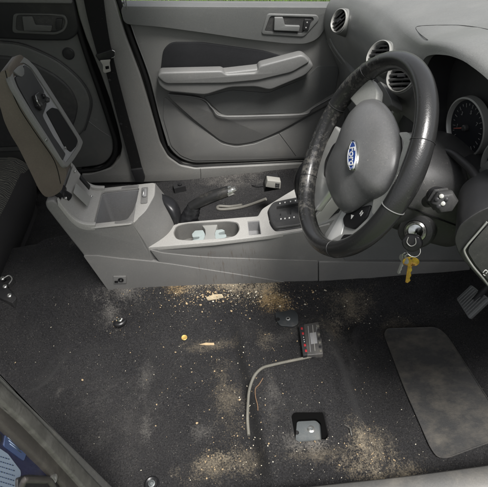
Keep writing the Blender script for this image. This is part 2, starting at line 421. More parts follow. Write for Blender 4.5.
# ================================================================== THE SETTING
# ---- ground outside
def plane_grid(name, x0, x1, y0, y1, z, nx, ny, material, zf=None):
    xs = np.linspace(x0, x1, nx); ys = np.linspace(y0, y1, ny); X, Y = np.meshgrid(xs, ys)
    Z = zf(X, Y) if zf else np.full_like(X, z)
    co = np.stack([X, Y, Z], -1).reshape(-1, 3)
    i = np.arange((nx - 1) * (ny - 1)); r, c = i // (nx - 1), i % (nx - 1); a = r * nx + c
    F = np.stack([a, a + 1, a + nx + 1, a + nx], -1)
    me = bpy.data.meshes.new(name); me.vertices.add(len(co)); me.vertices.foreach_set('co', co.ravel())
    me.loops.add(F.size); me.polygons.add(len(F)); me.loops.foreach_set('vertex_index', F.ravel())
    me.polygons.foreach_set('loop_start', np.arange(0, F.size, 4)); me.polygons.foreach_set('loop_total', np.full(len(F), 4))
    me.update(calc_edges=True); me.validate()
    return link(name, me, material, None, 0), (X, Y, Z)
M['ground'] = mat('grass_ground', (.05, .08, .025), .9, var=.4, vscale=3, wear=((.10, .085, .05), .5, .7, 8))
g, _ = plane_grid('ground', -60, 60, -60, 60, -.42, 60, 60, M['ground']); tag(g, kind='structure')
# tall grass beyond the car on the far side
M['grass'] = mat('grass_blades', (.12, .20, .04), .7, var=.5, vscale=4)
bm = bmesh.new()
for k in range(16000):
    x = random.uniform(-2.5, 3.5); y = random.uniform(2.0, 10.); h = random.uniform(.10, .28)
    a = random.uniform(0, 6.28); dx, dy = math.cos(a) * .006, math.sin(a) * .006; lx, ly = random.uniform(-.06, .06), random.uniform(-.06, .06)
    v = [bm.verts.new((x - dx, y - dy, -.42)), bm.verts.new((x + dx, y + dy, -.42)), bm.verts.new((x + lx, y + ly, -.42 + h))]
    bm.faces.new(v)
me = bpy.data.meshes.new('grass'); bm.to_mesh(me); bm.free()
tag(link('grass', me, M['grass'], None, 0), kind='stuff')

# ---- carpet (the car floor)
SHIFT_LOW = -.035
def rrect_sd(X, Y, cx, cy, hx, hy, r):
    qx = np.abs(X - cx) - hx + r; qy = np.abs(Y - cy) - hy + r
    return np.hypot(np.maximum(qx, 0), np.maximum(qy, 0)) + np.minimum(np.maximum(qx, qy), 0) - r
W1 = P(291, 412, z=.030); W2 = P(328.5, 437.5, z=.032)
MNT = P(308, 425, z=.012)       # near front seat mounting well
FOLDS = [(P(75, 255, z=.08).x, P(75, 255, z=.08).y, .25, .12, .014, .014), (P(60, 235, z=.08).x, P(60, 235, z=.08).y, 1.0, .10, .018, .010),
         (P(372, 452, z=0).x, P(372, 452, z=0).y, 1.25, .05, .007, .007), (P(385, 460, z=0).x, P(385, 460, z=0).y, 1.1, .05, .006, .006),
         (P(395, 448, z=0).x, P(395, 448, z=0).y, 1.3, .05, .006, .005), (P(345, 372, z=0).x, P(345, 372, z=0).y, 1.45, .09, .010, .007),
         (P(230, 440, z=0).x, P(230, 440, z=0).y, 1.4, .10, .014, .005), (P(100, 350, z=0).x, P(100, 350, z=0).y, .1, .12, .02, .006),
         (P(360, 330, z=0).x, P(360, 330, z=0).y, 1.3, .07, .012, .008), (P(60, 370, z=0).x, P(60, 370, z=0).y, .4, .15, .016, .005),
         (P(180, 385, z=0).x, P(180, 385, z=0).y, .15, .16, .022, .005), (P(330, 300, z=.03).x, P(330, 300, z=.03).y, .3, .07, .012, .007)]
def floor_z(X, Y):
    base = lerp(0, SHIFT_LOW, sm(.22, .36, X)) + .14 * sm(.78, 1.05, X)
    hum = np.interp(X, [-1.3, -.50, -.32, -.09, .24, .72, 1.2], [.10, .165, .145, .125, .085, .06, .06])
    z = base + (hum - base) * sm(.50, .625, Y)
    z = z - (hum - .03) * sm(.86, 1.0, Y) * 1.0
    z = z + .085 * sm(.035, -.01, Y)
    z = z + .02 * sm(1.27, 1.34, Y)
    # rear footwell: lower behind the cross member
    z = z - .05 * sm(-.56, -.72, X) * (1 - sm(.45, .6, Y))
    # cross member ridges and wrinkles
    z = z + .010 * np.exp(-((X - .25 + .10 * (Y - .3)) / .035) ** 2) * sm(.5, .3, Y)
    plat = sm(-.035, .0, X + .10 * (Y - .25)) * sm(.275, .235, X + .05 * (Y - .3)) * sm(.56, .50, Y) * sm(.02, .09, Y)
    z = z + .030 * plat - .014 * sm(-.10, -.03, X) * sm(.0, -.03, X + .10 * (Y - .25)) * sm(.5, .4, Y) * sm(.05, .12, Y)
    z = z + .006 * np.exp(-((X + .10 * (Y - .25) - .004) / .008) ** 2) * sm(.52, .45, Y)
    for (fx, fy, ang, ln_, wd_, hh) in FOLDS:
        ca, sa = math.cos(ang), math.sin(ang); a_ = (X - fx) * ca + (Y - fy) * sa; b_ = -(X - fx) * sa + (Y - fy) * ca + .02 * np.sin((X + Y) * 22)
        z = z + 1.6 * hh * np.exp(-(b_ / wd_) ** 2) * np.exp(-(a_ / ln_) ** 4)
    z = z + .014 * np.exp(-(((X + .62) / .10) ** 2 + ((Y - .62) / .05) ** 2))
    z = z + .010 * np.exp(-(((X - .30) / .06) ** 2 + ((Y - .12) / .07) ** 2))
    # seat mounting well
    d = rrect_sd(X, Y, (W1.x + W2.x) / 2, (W1.y + W2.y) / 2, (W2.x - W1.x) / 2, (W1.y - W2.y) / 2, .014)
    z = lerp(z, .004, sm(.005, -.003, d)) + .006 * np.exp(-(d / .016) ** 2)
    d2 = np.hypot(X + .42, Y - .60); z = z - .010 * sm(.028, .012, d2)
    nzv = np.zeros_like(X); it = np.nditer([X, Y], flags=['multi_index'])
    for a, b in it:
        nzv[it.multi_index] = noise.noise(Vector((float(a) * 7, float(b) * 7, 0))) * .0035 + noise.noise(Vector((float(a) * 26, float(b) * 26, 3))) * .0016
    return z + nzv
pc = lambda px, py, z=0.: tuple(P(px, py, z=z)[:2])
TAN, ORG, GRY = (.25, .21, .15), (.30, .20, .085), (.17, .16, .145)
stains = [(pc(300, 330, .02), .20, .04, 20, .22, GRY), (pc(345, 345), .10, .12, 0, .22, GRY), (pc(90, 250, .1), .07, .03, 30, .5, GRY), (pc(320, 455, .02), .16, .03, -3, .3, TAN),
    (pc(130, 420), .20, .18, 0, .12, GRY), (pc(190, 297, .05), .16, .035, 0, .8, TAN), (pc(255, 300, .05), .12, .04, -10, .7, TAN), (pc(405, 470), .10, .05, 0, .5, TAN), (pc(275, 392, .02), .02, .10, 10, .25, GRY), (pc(240, 180, .02), .3, .05, 0, .3, GRY), (pc(215, 470), .10, .05, 0, .4, TAN),
    (pc(235, 296, .06), .17, .05, 0, .75, TAN), (pc(272, 302, .06), .07, .028, 0, .8, ORG), (pc(180, 300, .06), .05, .03, 0, .55, ORG),
    (pc(135, 318), .10, .05, 10, .6, GRY), (pc(118, 332), .05, .04, 0, .5, GRY), (pc(215, 345), .13, .03, 0, .35, TAN),
    (pc(208, 462), .05, .04, 0, .5, TAN), (pc(225, 400), .06, .14, 0, .35, TAN), (pc(205, 430), .05, .04, 0, .3, GRY),
    (pc(146, 428), .02, .05, 8, .35, GRY), (pc(147, 375), .03, .09, -6, .22, GRY), (pc(300, 448), .11, .035, -5, .55, GRY),
    (pc(372, 455), .09, .09, 30, .6, TAN), (pc(382, 440), .08, .06, 30, .4, TAN), (pc(350, 310), .09, .05, 0, .45, TAN),
    (pc(330, 330), .05, .05, 0, .4, TAN), (pc(400, 320), .09, .05, 0, .25, TAN), (pc(62, 265), .08, .04, 20, .35, GRY),
    (pc(80, 245), .10, .02, 40, .25, GRY), (pc(245, 460), .07, .05, 0, .35, TAN), (pc(265, 345), .04, .05, 0, .3, TAN),
    (pc(270, 410), .03, .08, 0, .2, GRY), (pc(240, 190), .10, .06, 0, .4, GRY), (pc(60, 390), .015, .03, -20, .35, GRY)]
M['carpet'] = carpet_mat('black_carpet', (.0145, .0143, .0150), stains, .3)
floor, (FX, FY, FZ) = plane_grid('floor', -1.35, 1.15, -.015, 1.37, 0, 520, 290, M['carpet'], floor_z)
tag(floor, kind='structure')
FB = bvh_of(floor)
def onfloor(px, py, lift=0.): 
    p, n_ = drop(px, py, FB, 0)
    return p + Vector((0, 0, lift))
# steel floor pan under the carpet and closed side so that no light leaks in from below
bm = bmesh.new()
pan = join_meshes([box_mesh(Vector((-.1, .68, -.13)), Vector((1.27, 0, 0)), Vector((0, .70, 0)), Vector((0, 0, .01)))])
o = link('floor_pan', pan, M['paint']); tag(o, kind='structure')

# ---- grit and crumbs lying on the carpet: uncountable
def crumbs(name, specs, material, seed):
    random.seed(seed); bm = bmesh.new()
    for (px, py, sx, sy, n, r0, r1) in specs:
        for _ in range(n):
            p, nn = drop(random.gauss(px, sx), random.gauss(py, sy), FB, .0004)
            if p is None or p.y < .0 or p.y > .615: continue
            r = r0 * .8 + (r1 * 1.8 - r0) * random.random() ** 4.5
            mtx = Matrix.Translation(p + Vector((0, 0, r * .3))) @ Matrix.Rotation(random.uniform(0, 6.28), 4, 'Z') @ Matrix.Rotation(random.uniform(-.5, .5), 4, 'X') @ Matrix.Diagonal((1, random.uniform(.35, .9), random.uniform(.2, .5), 1))
            res = bmesh.ops.create_icosphere(bm, subdivisions=1, radius=r, matrix=mtx)
            for v in res['verts']: v.co += Vector((random.uniform(-1, 1), random.uniform(-1, 1), random.uniform(-1, 1))) * r * .3
    me = bpy.data.meshes.new(name); bm.to_mesh(me); bm.free()
    return tag(link(name, me, material, None, 0), kind='stuff')
crumbs('crumbs', [(222, 294, 46, 8, 900, .0004, .0013), (270, 303, 15, 6, 260, .0005, .0018), (215, 296, 9, 3, 60, .001, .0034), (250, 299, 40, 7, 60, .0018, .0036), (240, 380, 90, 60, 60, .0012, .0026), (180, 300, 9, 5, 60, .0008, .002),
                  (215, 350, 45, 22, 120, .0006, .0020), (208, 460, 12, 12, 70, .0008, .0022), (235, 400, 16, 40, 160, .0006, .0020),
                  (372, 455, 16, 16, 130, .0006, .0018), (300, 345, 60, 60, 160, .0005, .0014), (130, 322, 14, 8, 50, .0006, .0018)], M['crumb'], 3)
crumbs('grit', [(235, 296, 44, 9, 420, .0004, .0014), (250, 298, 34, 6, 40, .0012, .0030), (240, 380, 100, 60, 420, .0004, .0012), (300, 450, 40, 18, 160, .0004, .0013), (380, 440, 40, 30, 160, .0004, .0012),
                (80, 320, 50, 40, 130, .0004, .0011), (355, 312, 22, 12, 90, .0005, .0016), (60, 255, 22, 22, 70, .0004, .0012), (247, 420, 8, 40, 90, .0005, .0017)], M['crumb2'], 5)

# ================================================================== FAR SIDE
# ---- front passenger door
dy = 1.345
D = empty('car_door', P(240, 160, y=dy), 'grey front passenger door trim with pale armrest and dark cloth insert', 'car door')
base = PP([(123, 8.4), (134, 35), (149, 78), (159, 118), (168, 147), (178, 158), (192, 163.5), (250, 162), (312, 159), (345, 158), (370, 60), (362, 9.4)], y=dy)
bp_ = prism('door_panel', fillet(base, .03, 4), (0, .06, 0), M['door'], D, .006)
# window ledge / upper trim, bulging inboard
up_px = [(120, 6.2), (124, 24), (160, 27), (201, 32.5), (245, 39), (285, 43.5), (306, 44), (318, 39), (326, 27), (336, 10), (345, 7.4)]
prism('upper_trim', fillet(PP(up_px, y=dy - .022), .02, 4), (0, .05, 0), M['doordark'], D, .012, 4)
prism('window_seal', PP([(119, 2.0), (119, 4.6), (345, 5.8), (345, 3.0)], y=dy + .034), (0, .02, 0), M['doordark'], D, .001)
# cloth insert
ins = fillet(PP([(163, 50), (171, 42.5), (201, 42.5), (263, 51), (288, 58), (262, 72), (224, 76), (160, 76)], y=dy - .008), .02, 4)
prism('cloth_insert', ins, (0, .02, 0), M['cloth'], D, .003)
# armrest: lower body and top pad
arm = PP([(156.5, 78), (159, 74.5), (222, 73), (258, 69), (304, 56), (315, 66), (306, 76), (270, 91), (256, 87.5), (230, 88), (205.6, 95.8), (166.6, 92.2), (158.5, 86)], y=dy - .055)
prism('armrest', fillet(arm, .018, 5), (0, .07, 0), M['armrest'], D, .009, 4)
armt = PP([(157, 77), (160, 72.5), (222, 71), (226, 74.5), (257, 72.5), (259, 66), (303, 54.5), (311, 62), (292, 73), (258, 81), (225, 84), (165, 84.5)], y=dy - .062)
prism('armrest_pad', fillet(armt, .016, 5), (0, .05, 0), M['armrest'], D, .007, 4)
# map pocket, standing proud of the panel, well above the lip painted darker for its shade
prism('pocket_well', fillet(PP([(203, 97), (232, 90), (268, 93), (306, 78), (318, 66), (340, 66), (335, 92), (306, 113), (223, 115)], y=dy - .004), .01, 4), (0, .01, 0), M['doordark'], D, .001)
pk = [P(a_, b_, y=dy - lerp(.024, .004, max(0, min(1, (b_ - 94) / 46)))) for a_, b_ in [(165, 94), (183, 96), (201, 98.5), (212, 108), (222, 116.5), (262, 116), (304, 114.5), (313, 108), (340, 92), (345, 96), (304, 118), (279, 132), (255, 142), (236, 145), (222, 142), (193, 119.5)]]
pk_ = prism('map_pocket', fillet(pk, .05, 6), (0, .03, 0), M['doorlow'], D, .003, 3)
tube('pocket_lip', spline(PP([(168, 94.5), (201, 98.5), (212, 108), (222, 116.3), (262, 116), (304, 114.3), (313, 108), (338, 94)], y=dy - .023), 5), .0026, M['armrest'], D, 8)
prism('lower_panel', fillet(PP([(164, 96), (192, 121), (222, 144), (236, 147), (255, 144), (279, 134), (304, 120), (345, 97), (345, 157), (312, 157.5), (250, 160), (194, 161), (181, 156), (171, 146), (163, 118)], y=dy - .003), .012, 4), (0, .01, 0), M['doorlow'], D, .002)
tube('panel_seam', PP([(279, 133), (288, 145), (296, 156)], y=dy - .0032), .0008, M['rubber'], D, 6)
# handle bezel and lever
bz = PP([(267, 13.6), (317.5, 15), (319.5, 20), (304, 37.3), (261, 34.5)], y=dy - .026)
bo = prism('handle_bezel', fillet(bz, .012, 5), (0, .012, 0), M['doordark'], D, .003)
cut(bo, [cutter(fillet(PP([(270.5, 16.5), (313.5, 17.8), (314.5, 20.5), (302.5, 34.6), (264.5, 32.3)], y=dy - .035), .009, 4), (0, .030, 0))])
prism('handle_recess', fillet(PP([(270, 16), (314, 17), (315, 21), (303, 35), (264, 33)], y=dy - .0225), .009, 4), (0, .004, 0), M['shroud'], D, 0)
hd = prism('door_handle', fillet(PP([(274.5, 17.5), (283, 17.5), (285, 25.5), (300, 26), (299, 31.6), (274, 30.6)], y=dy - .033), .003, 3), (0, .012, 0), M['dashlow'], D, .002)
lk = prism('lock_button', fillet(PP([(304.5, 19.3), (311.5, 19.6), (308.5, 30.5), (303, 30.2)], y=dy - .031), .003, 3), (0, .01, 0), M['black'], D, .001)
for q in ((307.2, 22.3), (306, 27.5)):
    lathe('lock_symbol', P(*q, y=dy - .0315), Vector((0, -1, 0)), [(.0022, 0), (.0022, .0006), (.0012, .0006), (.0012, 0)], M['white'], lk, 14)
tube('door_seal', spline(PP([(116, -8), (130, 35), (146.5, 80), (156.5, 118), (165, 148), (176, 160), (192, 166.3), (250, 165), (330, 161.5)], y=dy - .004), 6), .0085, M['rubber'], D, 10)
tube('seal_highlight_lip', spline(PP([(121, -8), (134.5, 35), (150.3, 78), (159.5, 115), (168.5, 145.5)], y=dy - .012), 6), .0018, M['armrest'], D, 6)
tube('edge_trim', spline(PP([(125, -6), (126, 2), (127, 9)], y=dy - .03), 4), .002, M['metal'], D, 6)

# ---- rear passenger door
RD = empty('car_door', P(60, 165, y=dy), 'rear passenger door trim, roof shade painted in, with round tweeter and curved pocket', 'car door')
base = PP([(-60, -8), (73, -8), (80, 33), (88, 60), (98, 90), (109, 125), (114, 143), (112, 156), (103, 165), (80, 168), (-60, 176)], y=dy)
prism('door_panel', fillet(base, .03, 4), (0, .06, 0), M['rear'], RD, .006)
prism('upper_trim', fillet(PP([(-60, -8), (72, -8), (76, 12), (79, 29), (76, 36), (68, 41), (40, 41), (0, 39), (-60, 38)], y=dy - .02), .015, 4), (0, .05, 0), M['black'], RD, .010, 4)
prism('window_ledge', PP([(-60, -6), (71, -6), (72, 4), (-60, 2.5)], y=dy - .032), (0, .03, 0), M['armrest'], RD, .005)
bo = prism('handle_bezel', fillet(PP([(13, 13.3), (50, 13.8), (65, 15), (68, 22), (65, 31), (56, 35), (12, 33)], y=dy - .024), .014, 5), (0, .01, 0), M['rear'], RD, .002)
cut(bo, [cutter(fillet(PP([(16, 15.2), (50, 15.6), (63, 17), (65.5, 22), (63, 29.5), (55.5, 33), (15, 31)], y=dy - .03), .012, 5), (0, .025, 0))])
prism('handle_recess', fillet(PP([(16, 15), (64, 16), (66, 30), (15, 32)], y=dy - .0205), .01, 4), (0, .003, 0), M['shroud'], RD, 0)
prism('door_handle', fillet(PP([(22, 16.5), (32, 16.5), (35, 25), (52, 26), (51, 31.5), (24, 31)], y=dy - .030), .003, 3), (0, .01, 0), M['rear'], RD, .002)
prism('lock_button', fillet(PP([(56, 18.5), (62.5, 19), (61, 30), (55.5, 29.5)], y=dy - .028), .003, 3), (0, .008, 0), M['black'], RD, .001)
lathe('tweeter', P(68.5, 53.4, y=dy), Vector((0, -1, 0)), [(.021, 0), (.021, .004), (.018, .006), (.017, .003), (.0, .0045)], M['black'], RD, 30)
arc = [(-40, 44), (0, 42), (23, 45), (51, 57), (66, 67), (80, 80), (88, 92), (91, 104), (88, 118), (84, 132), (60, 150), (-40, 155)]
pk = prism('speaker_pocket', fillet(PP(arc, y=dy - .014), .03, 5), (0, .03, 0), M['rear'], RD, .010, 4)
tube('pocket_groove', spline(PP([(0, 42), (23, 45), (51, 57), (66, 67), (80, 80), (88, 92), (91, 104), (88, 118), (84, 130)], y=dy - .006), 5), .0055, M['shroud'], RD, 8)
arc2 = [(-40, 58), (5, 56), (30, 62), (55, 75), (70, 88), (78, 104), (76, 118), (70, 134), (40, 146), (-40, 150)]
prism('speaker_panel', fillet(PP(arc2, y=dy - .024), .03, 5), (0, .03, 0), M['shroud'], RD, .008, 4)
tube('panel_seam', spline(PP([(74, 110.5), (87, 120), (100, 130), (111, 137)], y=dy - .0012), 4), .0010, M['armrest'], RD, 6)
tube('door_seal', spline(PP([(70.5, -8), (76, 15), (80, 33), (88.5, 60), (99, 90), (110.5, 125), (115.5, 143), (113.5, 158), (103, 168), (80, 171), (-60, 178)], y=dy - .008), 6), .0095, M['rubber'], RD, 10)

# ---- B pillar trim with sill cover
BP = empty('pillar_trim', P(130, 160, y=1.33), 'tall grey pillar trim between the two far doors, behind the hanging seat belt', 'pillar trim')
pl = [(73, -8), (80, 20), (86, 38), (100, 72), (110, 100), (118, 128), (122, 147), (120, 158), (111, 168), (90, 174), (81, 174), (83, 183.5), (150, 182.5), (200, 180.5), (300, 175.8), (318, 175), (318, 163.5), (300, 163.5), (195, 168.5), (180, 165.5), (168, 157), (160, 143), (150, 108), (140, 75), (126, 38), (112, -8)]
o = prism('pillar_cover', fillet(PP(pl, y=1.325), .012, 4), (0, .05, 0), M['pillar'], BP, .006, 4)
prism('sill_cover', fillet(PP([(-60, 178), (80, 173.5), (80, 183.5), (-60, 192)], y=1.322), .004, 3), (0, .05, 0), M['pillar'], BP, .004)
tube('sill_seam', PP([(200.5, 168.5), (200.9, 174), (200.9, 180)], y=1.3245), .0009, M['rubber'], BP, 6)
tube('trim_seam', spline(PP([(84, -6), (93, 25), (104, 60), (121, 120), (130, 158)], y=1.3245), 4), .0010, M['rubber'], BP, 6)
# panel joints, screws
for q in ((112.6, 93), (115, 84)):
    pass
# ---- seat belt hanging on the far pillar
SB = empty('seat_belt', P(125, 160, y=1.30), 'black seat belt with metal tongue hanging on the far pillar', 'seat belt')
def ribbon(name, L, Rr, y0, th, material, parent, wob=.0):
    a = PP(L, y=y0); b = PP(Rr, y=y0); n = len(a)
    a = spline(a, 6); b = spline(b, 6)
    rings = []
    for i, (p, q) in enumerate(zip(a, b)):
        d = Vector((0, th, 0)); wv = Vector((0, wob * math.sin(i * .5), 0))
        rings.append([p + wv, q + wv, q + d + wv, p + d + wv])
    return link(name, rings_mesh(rings), material, parent, 30)
ribbon('upper_webbing', [(82.5, -6), (88, 20), (96, 50), (99, 60)], [(103, -6), (107, 25), (111, 48), (113.5, 57)], 1.300, .003, M['belt'], SB)
ribbon('lower_webbing', [(101, 58), (107, 76), (117, 116), (127, 152), (132, 172)], [(113, 56), (117.5, 76), (128, 116), (138, 152), (143, 172)], 1.303, .003, M['belt'], SB)
prism('belt_stop', fillet(PP([(95, 55), (112, 49.5), (114, 52), (114.5, 58), (99, 61.5)], y=1.292), .006, 4), (0, .012, 0), M['blacks'], SB, .002)
tg = prism('metal_tongue', fillet(PP([(99.8, 60.5), (110.6, 59.5), (109.6, 63), (110.8, 71.5), (105, 73.2), (103, 72), (102.8, 65)], y=1.286), .003, 3), (0, .003, 0), M['connwhite'], SB, .0006)
cut(tg, [cutter(fillet(PP([(104.8, 67), (108.6, 66.4), (109, 69.6), (105.4, 70.3)], y=1.28), .001, 2), (0, .02, 0))])
tube('belt_clip', spline(PP([(112, 50), (115, 52), (114.5, 56.5), (111.5, 58)], y=1.29), 4), .0012, M['metal'], SB, 6)
an = prism('belt_anchor', fillet(PP([(131, 170), (142, 168.5), (145, 178), (143.5, 183), (136, 182.5)], y=1.294), .004, 3), (0, .014, 0), M['black'], SB, .002)
for (x, y) in ((109.5, 80), (121, 124)):
    lathe('belt_button', P(x, y, y=1.303), Vector((0, -1, 0)), [(.005, 0), (.005, .0015), (0, .0022)], M['black'], SB, 16)

bs = prism('body_side', [Vector((-1.4, 1.375, -.1)), Vector((1.2, 1.375, -.1)), Vector((1.2, 1.375, .555)), Vector((-1.4, 1.375, .815))], (0, .03, 0), M['rubber'], None, 0)
tag(bs, 'black body side behind the far door seals', 'body side', kind='structure')

# ---- far floor: loom connector (white) and cable
CN = empty('wire_connector', P(272, 190, z=.06), 'pale wire connector on a black block standing on the far carpet', 'connector')
prism('connector_block', fillet(PP([(264, 192), (281, 189), (279, 180), (267, 183)], y=1.02), .003), (0, .05, 0), M['black'], CN, .003)
cb = prism('connector_plug', fillet(PP([(265.5, 187), (267.5, 180.3), (281, 182), (280.5, 189), (272, 188)], y=1.005), .003), (0, .03, 0), M['connwhite'], CN, .002)
prism('socket', PP([(275.5, 183.2), (279.6, 183.7), (279.2, 188), (275.2, 187.2)], y=1.004), (0, .004, 0), M['black'], cb, 0)
for q in (183.9, 185.6, 187.2): tube('pin', PP([(276, q), (279, q + .3)], y=1.0035), .0007, M['metal'], cb, 6)
cbp = spline([P(266, 199, y=.84), P(252, 204.2, y=.86), P(240, 207.6, y=.87), P(226, 209.4, y=.875), P(218, 209, y=.88), P(219, 206.2, y=.90), P(230, 206.6, y=.90), P(242, 205, y=.89)], 7)
tag(tube('cable', cbp, .0052, M['cable'], None, 10), 'grey corrugated cable looped beside the cup holder tray', 'cable')

mb = empty('floor_clip', onfloor(178, 190), 'small black plastic block lying on the far carpet behind the console', 'clip')
cpos = onfloor(180, 190)
link('clip_body', box_mesh(cpos + Vector((0, 0, .012)), Vector((.024, .006, 0)), Vector((-.004, .018, 0)), Vector((0, 0, .014))), M['black'], mb)
lathe('clip_stud', cpos + Vector((.004, 0, .026)), Vector((0, 0, 1)), [(.009, 0), (.009, .006), (.005, .008), (0, .007)], M['blacks'], mb, 16)
tag(tube('thin_wire', spline([onfloor(252, 186, .004), onfloor(258, 188, .010), onfloor(264, 187, .006), onfloor(268, 191, .004)], 6), .002, M['black'], None, 6), 'thin black wire lying beside the pale connector on the far carpet', 'wire')

# ================================================================== CENTRE CONSOLE
yn = .62
CC = empty('center_console', Vector((-.1, .70, .13)), 'grey centre console with open armrest box, cup holder and shift gate', 'console')
prof = PP([(107, 289.3), (83, 255), (60, 226), (46, 208), (45, 202), (52, 200), (58, 204), (71.6, 221.5), (80, 227.5), (88, 229.2), (97.5, 228), (129, 222.3), (133.5, 222.5), (139, 233), (146, 246.5), (150, 252), (162, 288)], y=yn)
boxb = prism('storage_box', fillet(prof, [.006, .01, .01, .012, .008, .006, .006, .01, .01, .01, .01, .008, .010, .01, .004, .002, .0], 4), (0, .185, 0), M['console'], CC, .007, 4)
binp = [P(97, 226.5, y=yn), P(129.5, 221, y=yn)]
xa, xb = P(92, 226, y=yn).x, P(131, 221, y=yn).x
OPEN = [(xa, .014), (xb - .012, .014), (xb + .000, .05), (xb + .006, .10), (xb + .008, .170), (xa, .170)]
c1 = cutter(fillet([Vector((a_, yn + b_, .5)) for a_, b_ in OPEN], .010, 4), (0, 0, -.30))
cut(boxb, [c1])
# bin lining, rim and hinge plate
def frame_prism(name, outer, inner, depth, material, parent, bev=.002):
    o = prism(name, outer, depth, material, parent, bev)
    d = Vector(depth); n_ = d.normalized()
    cut(o, [cutter([p - n_ * .02 for p in inner], d + n_ * .04)]); return o
zt = P(110, 226, y=yn).z + .002
oz = [Vector((xa - .012, yn - .002, zt)), Vector((xb + .002, yn - .002, zt)), Vector((xb + .036, yn + .05, zt)), Vector((xb + .056, yn + .12, zt)), Vector((xb + .054, yn + .187, zt)), Vector((xa - .012, yn + .187, zt))]
iz = [Vector((a_ + (.001 if a_ == xa else -.001), yn + b_ + (.0015 if b_ < .09 else -.001), zt)) for a_, b_ in OPEN]
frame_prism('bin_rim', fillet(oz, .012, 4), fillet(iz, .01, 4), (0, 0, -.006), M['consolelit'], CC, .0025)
prism('bin_floor', [Vector((xa + .002, yn + .018, zt - .16)), Vector((xb + .002, yn + .018, zt - .16)), Vector((xb + .004, yn + .168, zt - .16)), Vector((xa + .002, yn + .168, zt - .16))], (0, 0, .004), M['bin'], CC, .001)
bwall = [Vector((a_, yn + b_ + (.0004 if b_ < .09 else -.0004), zt - .008)) for a_, b_ in OPEN]
bwi = [p + (Vector((xa * .5 + xb * .5 - .01, yn + .092, zt)) - p).normalized() * .003 for p in bwall]
for p, q in zip(bwi, bwall): p.z = q.z
o = link('bin_lining', prism_mesh(fillet(bwall, .012, 4), Vector((0, 0, -.15))), M['bin'], CC)
cut(o, [cutter([p + Vector((0, 0, .02)) for p in fillet(bwi, .012, 4)], (0, 0, -.2))])
# hinge plate: pale sloped tray rising from the bin to the hinge
h0, h1 = P(60, 203, y=yn + .01), P(86, 226.5, y=yn + .01)
hp = [P(60, 202.5, y=yn + .004), P(72, 219.5, y=yn + .004), P(82, 226.5, y=yn + .004), P(92, 227.3, y=yn + .004)]
hpp = spline(hp, 5)
rings = [[p + Vector((.003, 0, .004)), p + Vector((.003, .178, .004)), p + Vector((-.006, .178, -.004)), p + Vector((-.006, 0, -.004))] for p in hpp]
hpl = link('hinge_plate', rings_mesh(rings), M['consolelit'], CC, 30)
for s in (0, 1):   # raised side cheeks
    y0 = yn + (-.001 if s == 0 else .172)
    ck = [p + Vector((0, 0, .013)) for p in PP([(58, 203), (72, 220), (83, 227), (96, 228)], y=yn)]
    ck = [Vector((p.x + .002, y0, p.z)) for p in spline(ck, 5)]
    ck2 = [p + Vector((-.006, 0, -.022)) for p in ck][::-1]
    prism('hinge_cheek', ck + ck2, (0, .013, 0), M['consolelit'], CC, .003)
tube('hinge_barrel', [Vector((h0.x - .006, yn + .022, h0.z + .012)), Vector((h0.x - .006, yn + .060, h0.z + .012))], .017, M['blacks'], CC, 18)
tube('hinge_arm', [Vector((h0.x - .004, yn + .040, h0.z + .018)), Vector((h0.x + .012, yn + .05, h0.z - .012))], .012, M['blacks'], CC, 14)
pp0, pp1 = lerp(h0, h1, .25), lerp(h0, h1, .85)
prism('plate_recess', fillet([Vector((pp0.x + .008, yn + .07, pp0.z + .009)), Vector((pp1.x + .008, yn + .07, pp1.z + .009)), Vector((pp1.x + .008, yn + .115, pp1.z + .009)), Vector((pp0.x + .008, yn + .115, pp0.z + .009))], .004, 3), (.0015, 0, .0015), M['silver'], hpl, .0006)
prism('catch', fillet([Vector((pp0.x + .012, yn + .138, pp0.z + .008)), Vector((pp1.x + .004, yn + .135, pp1.z + .020)), Vector((pp1.x + .004, yn + .148, pp1.z + .020)), Vector((pp0.x + .012, yn + .15, pp0.z + .008))], .004, 3), (.005, 0, .008), M['black'], hpl, .001)
for (fx, fy) in ((.12, .03), (.12, .16), (.9, .125)):
    q = lerp(h0, h1, fx)
    lathe('screw', Vector((q.x + .006, yn + fy, q.z + .010)), Vector((.6, 0, .8)), [(.0035, 0), (.0035, .002), (.002, .003), (0, .001)], M['metal'], hpl, 14)
# latch striker in the front wall of the box
ls = Vector((xb + .030, yn + .128, zt))
prism('latch_recess', fillet([ls + Vector((-.012, -.045, .0015)), ls + Vector((.008, -.045, .0015)), ls + Vector((.004, .035, .0015)), ls + Vector((-.016, .035, .0015))], .005, 3), (0, 0, .001), M['console'], CC, .0003)
prism('latch_striker', fillet([ls + Vector((-.008, -.018, .003)), ls + Vector((.004, -.018, .003)), ls + Vector((.002, .020, .003)), ls + Vector((-.010, .020, .003))], .004, 3), (0, 0, .006), M['bin'], CC, .0015)
tube('latch_loop', spline([ls + Vector((-.006, -.012, .008)), ls + Vector((-.004, .0, .014)), ls + Vector((-.006, .014, .008))], 5), .0022, M['metal'], CC, 8)
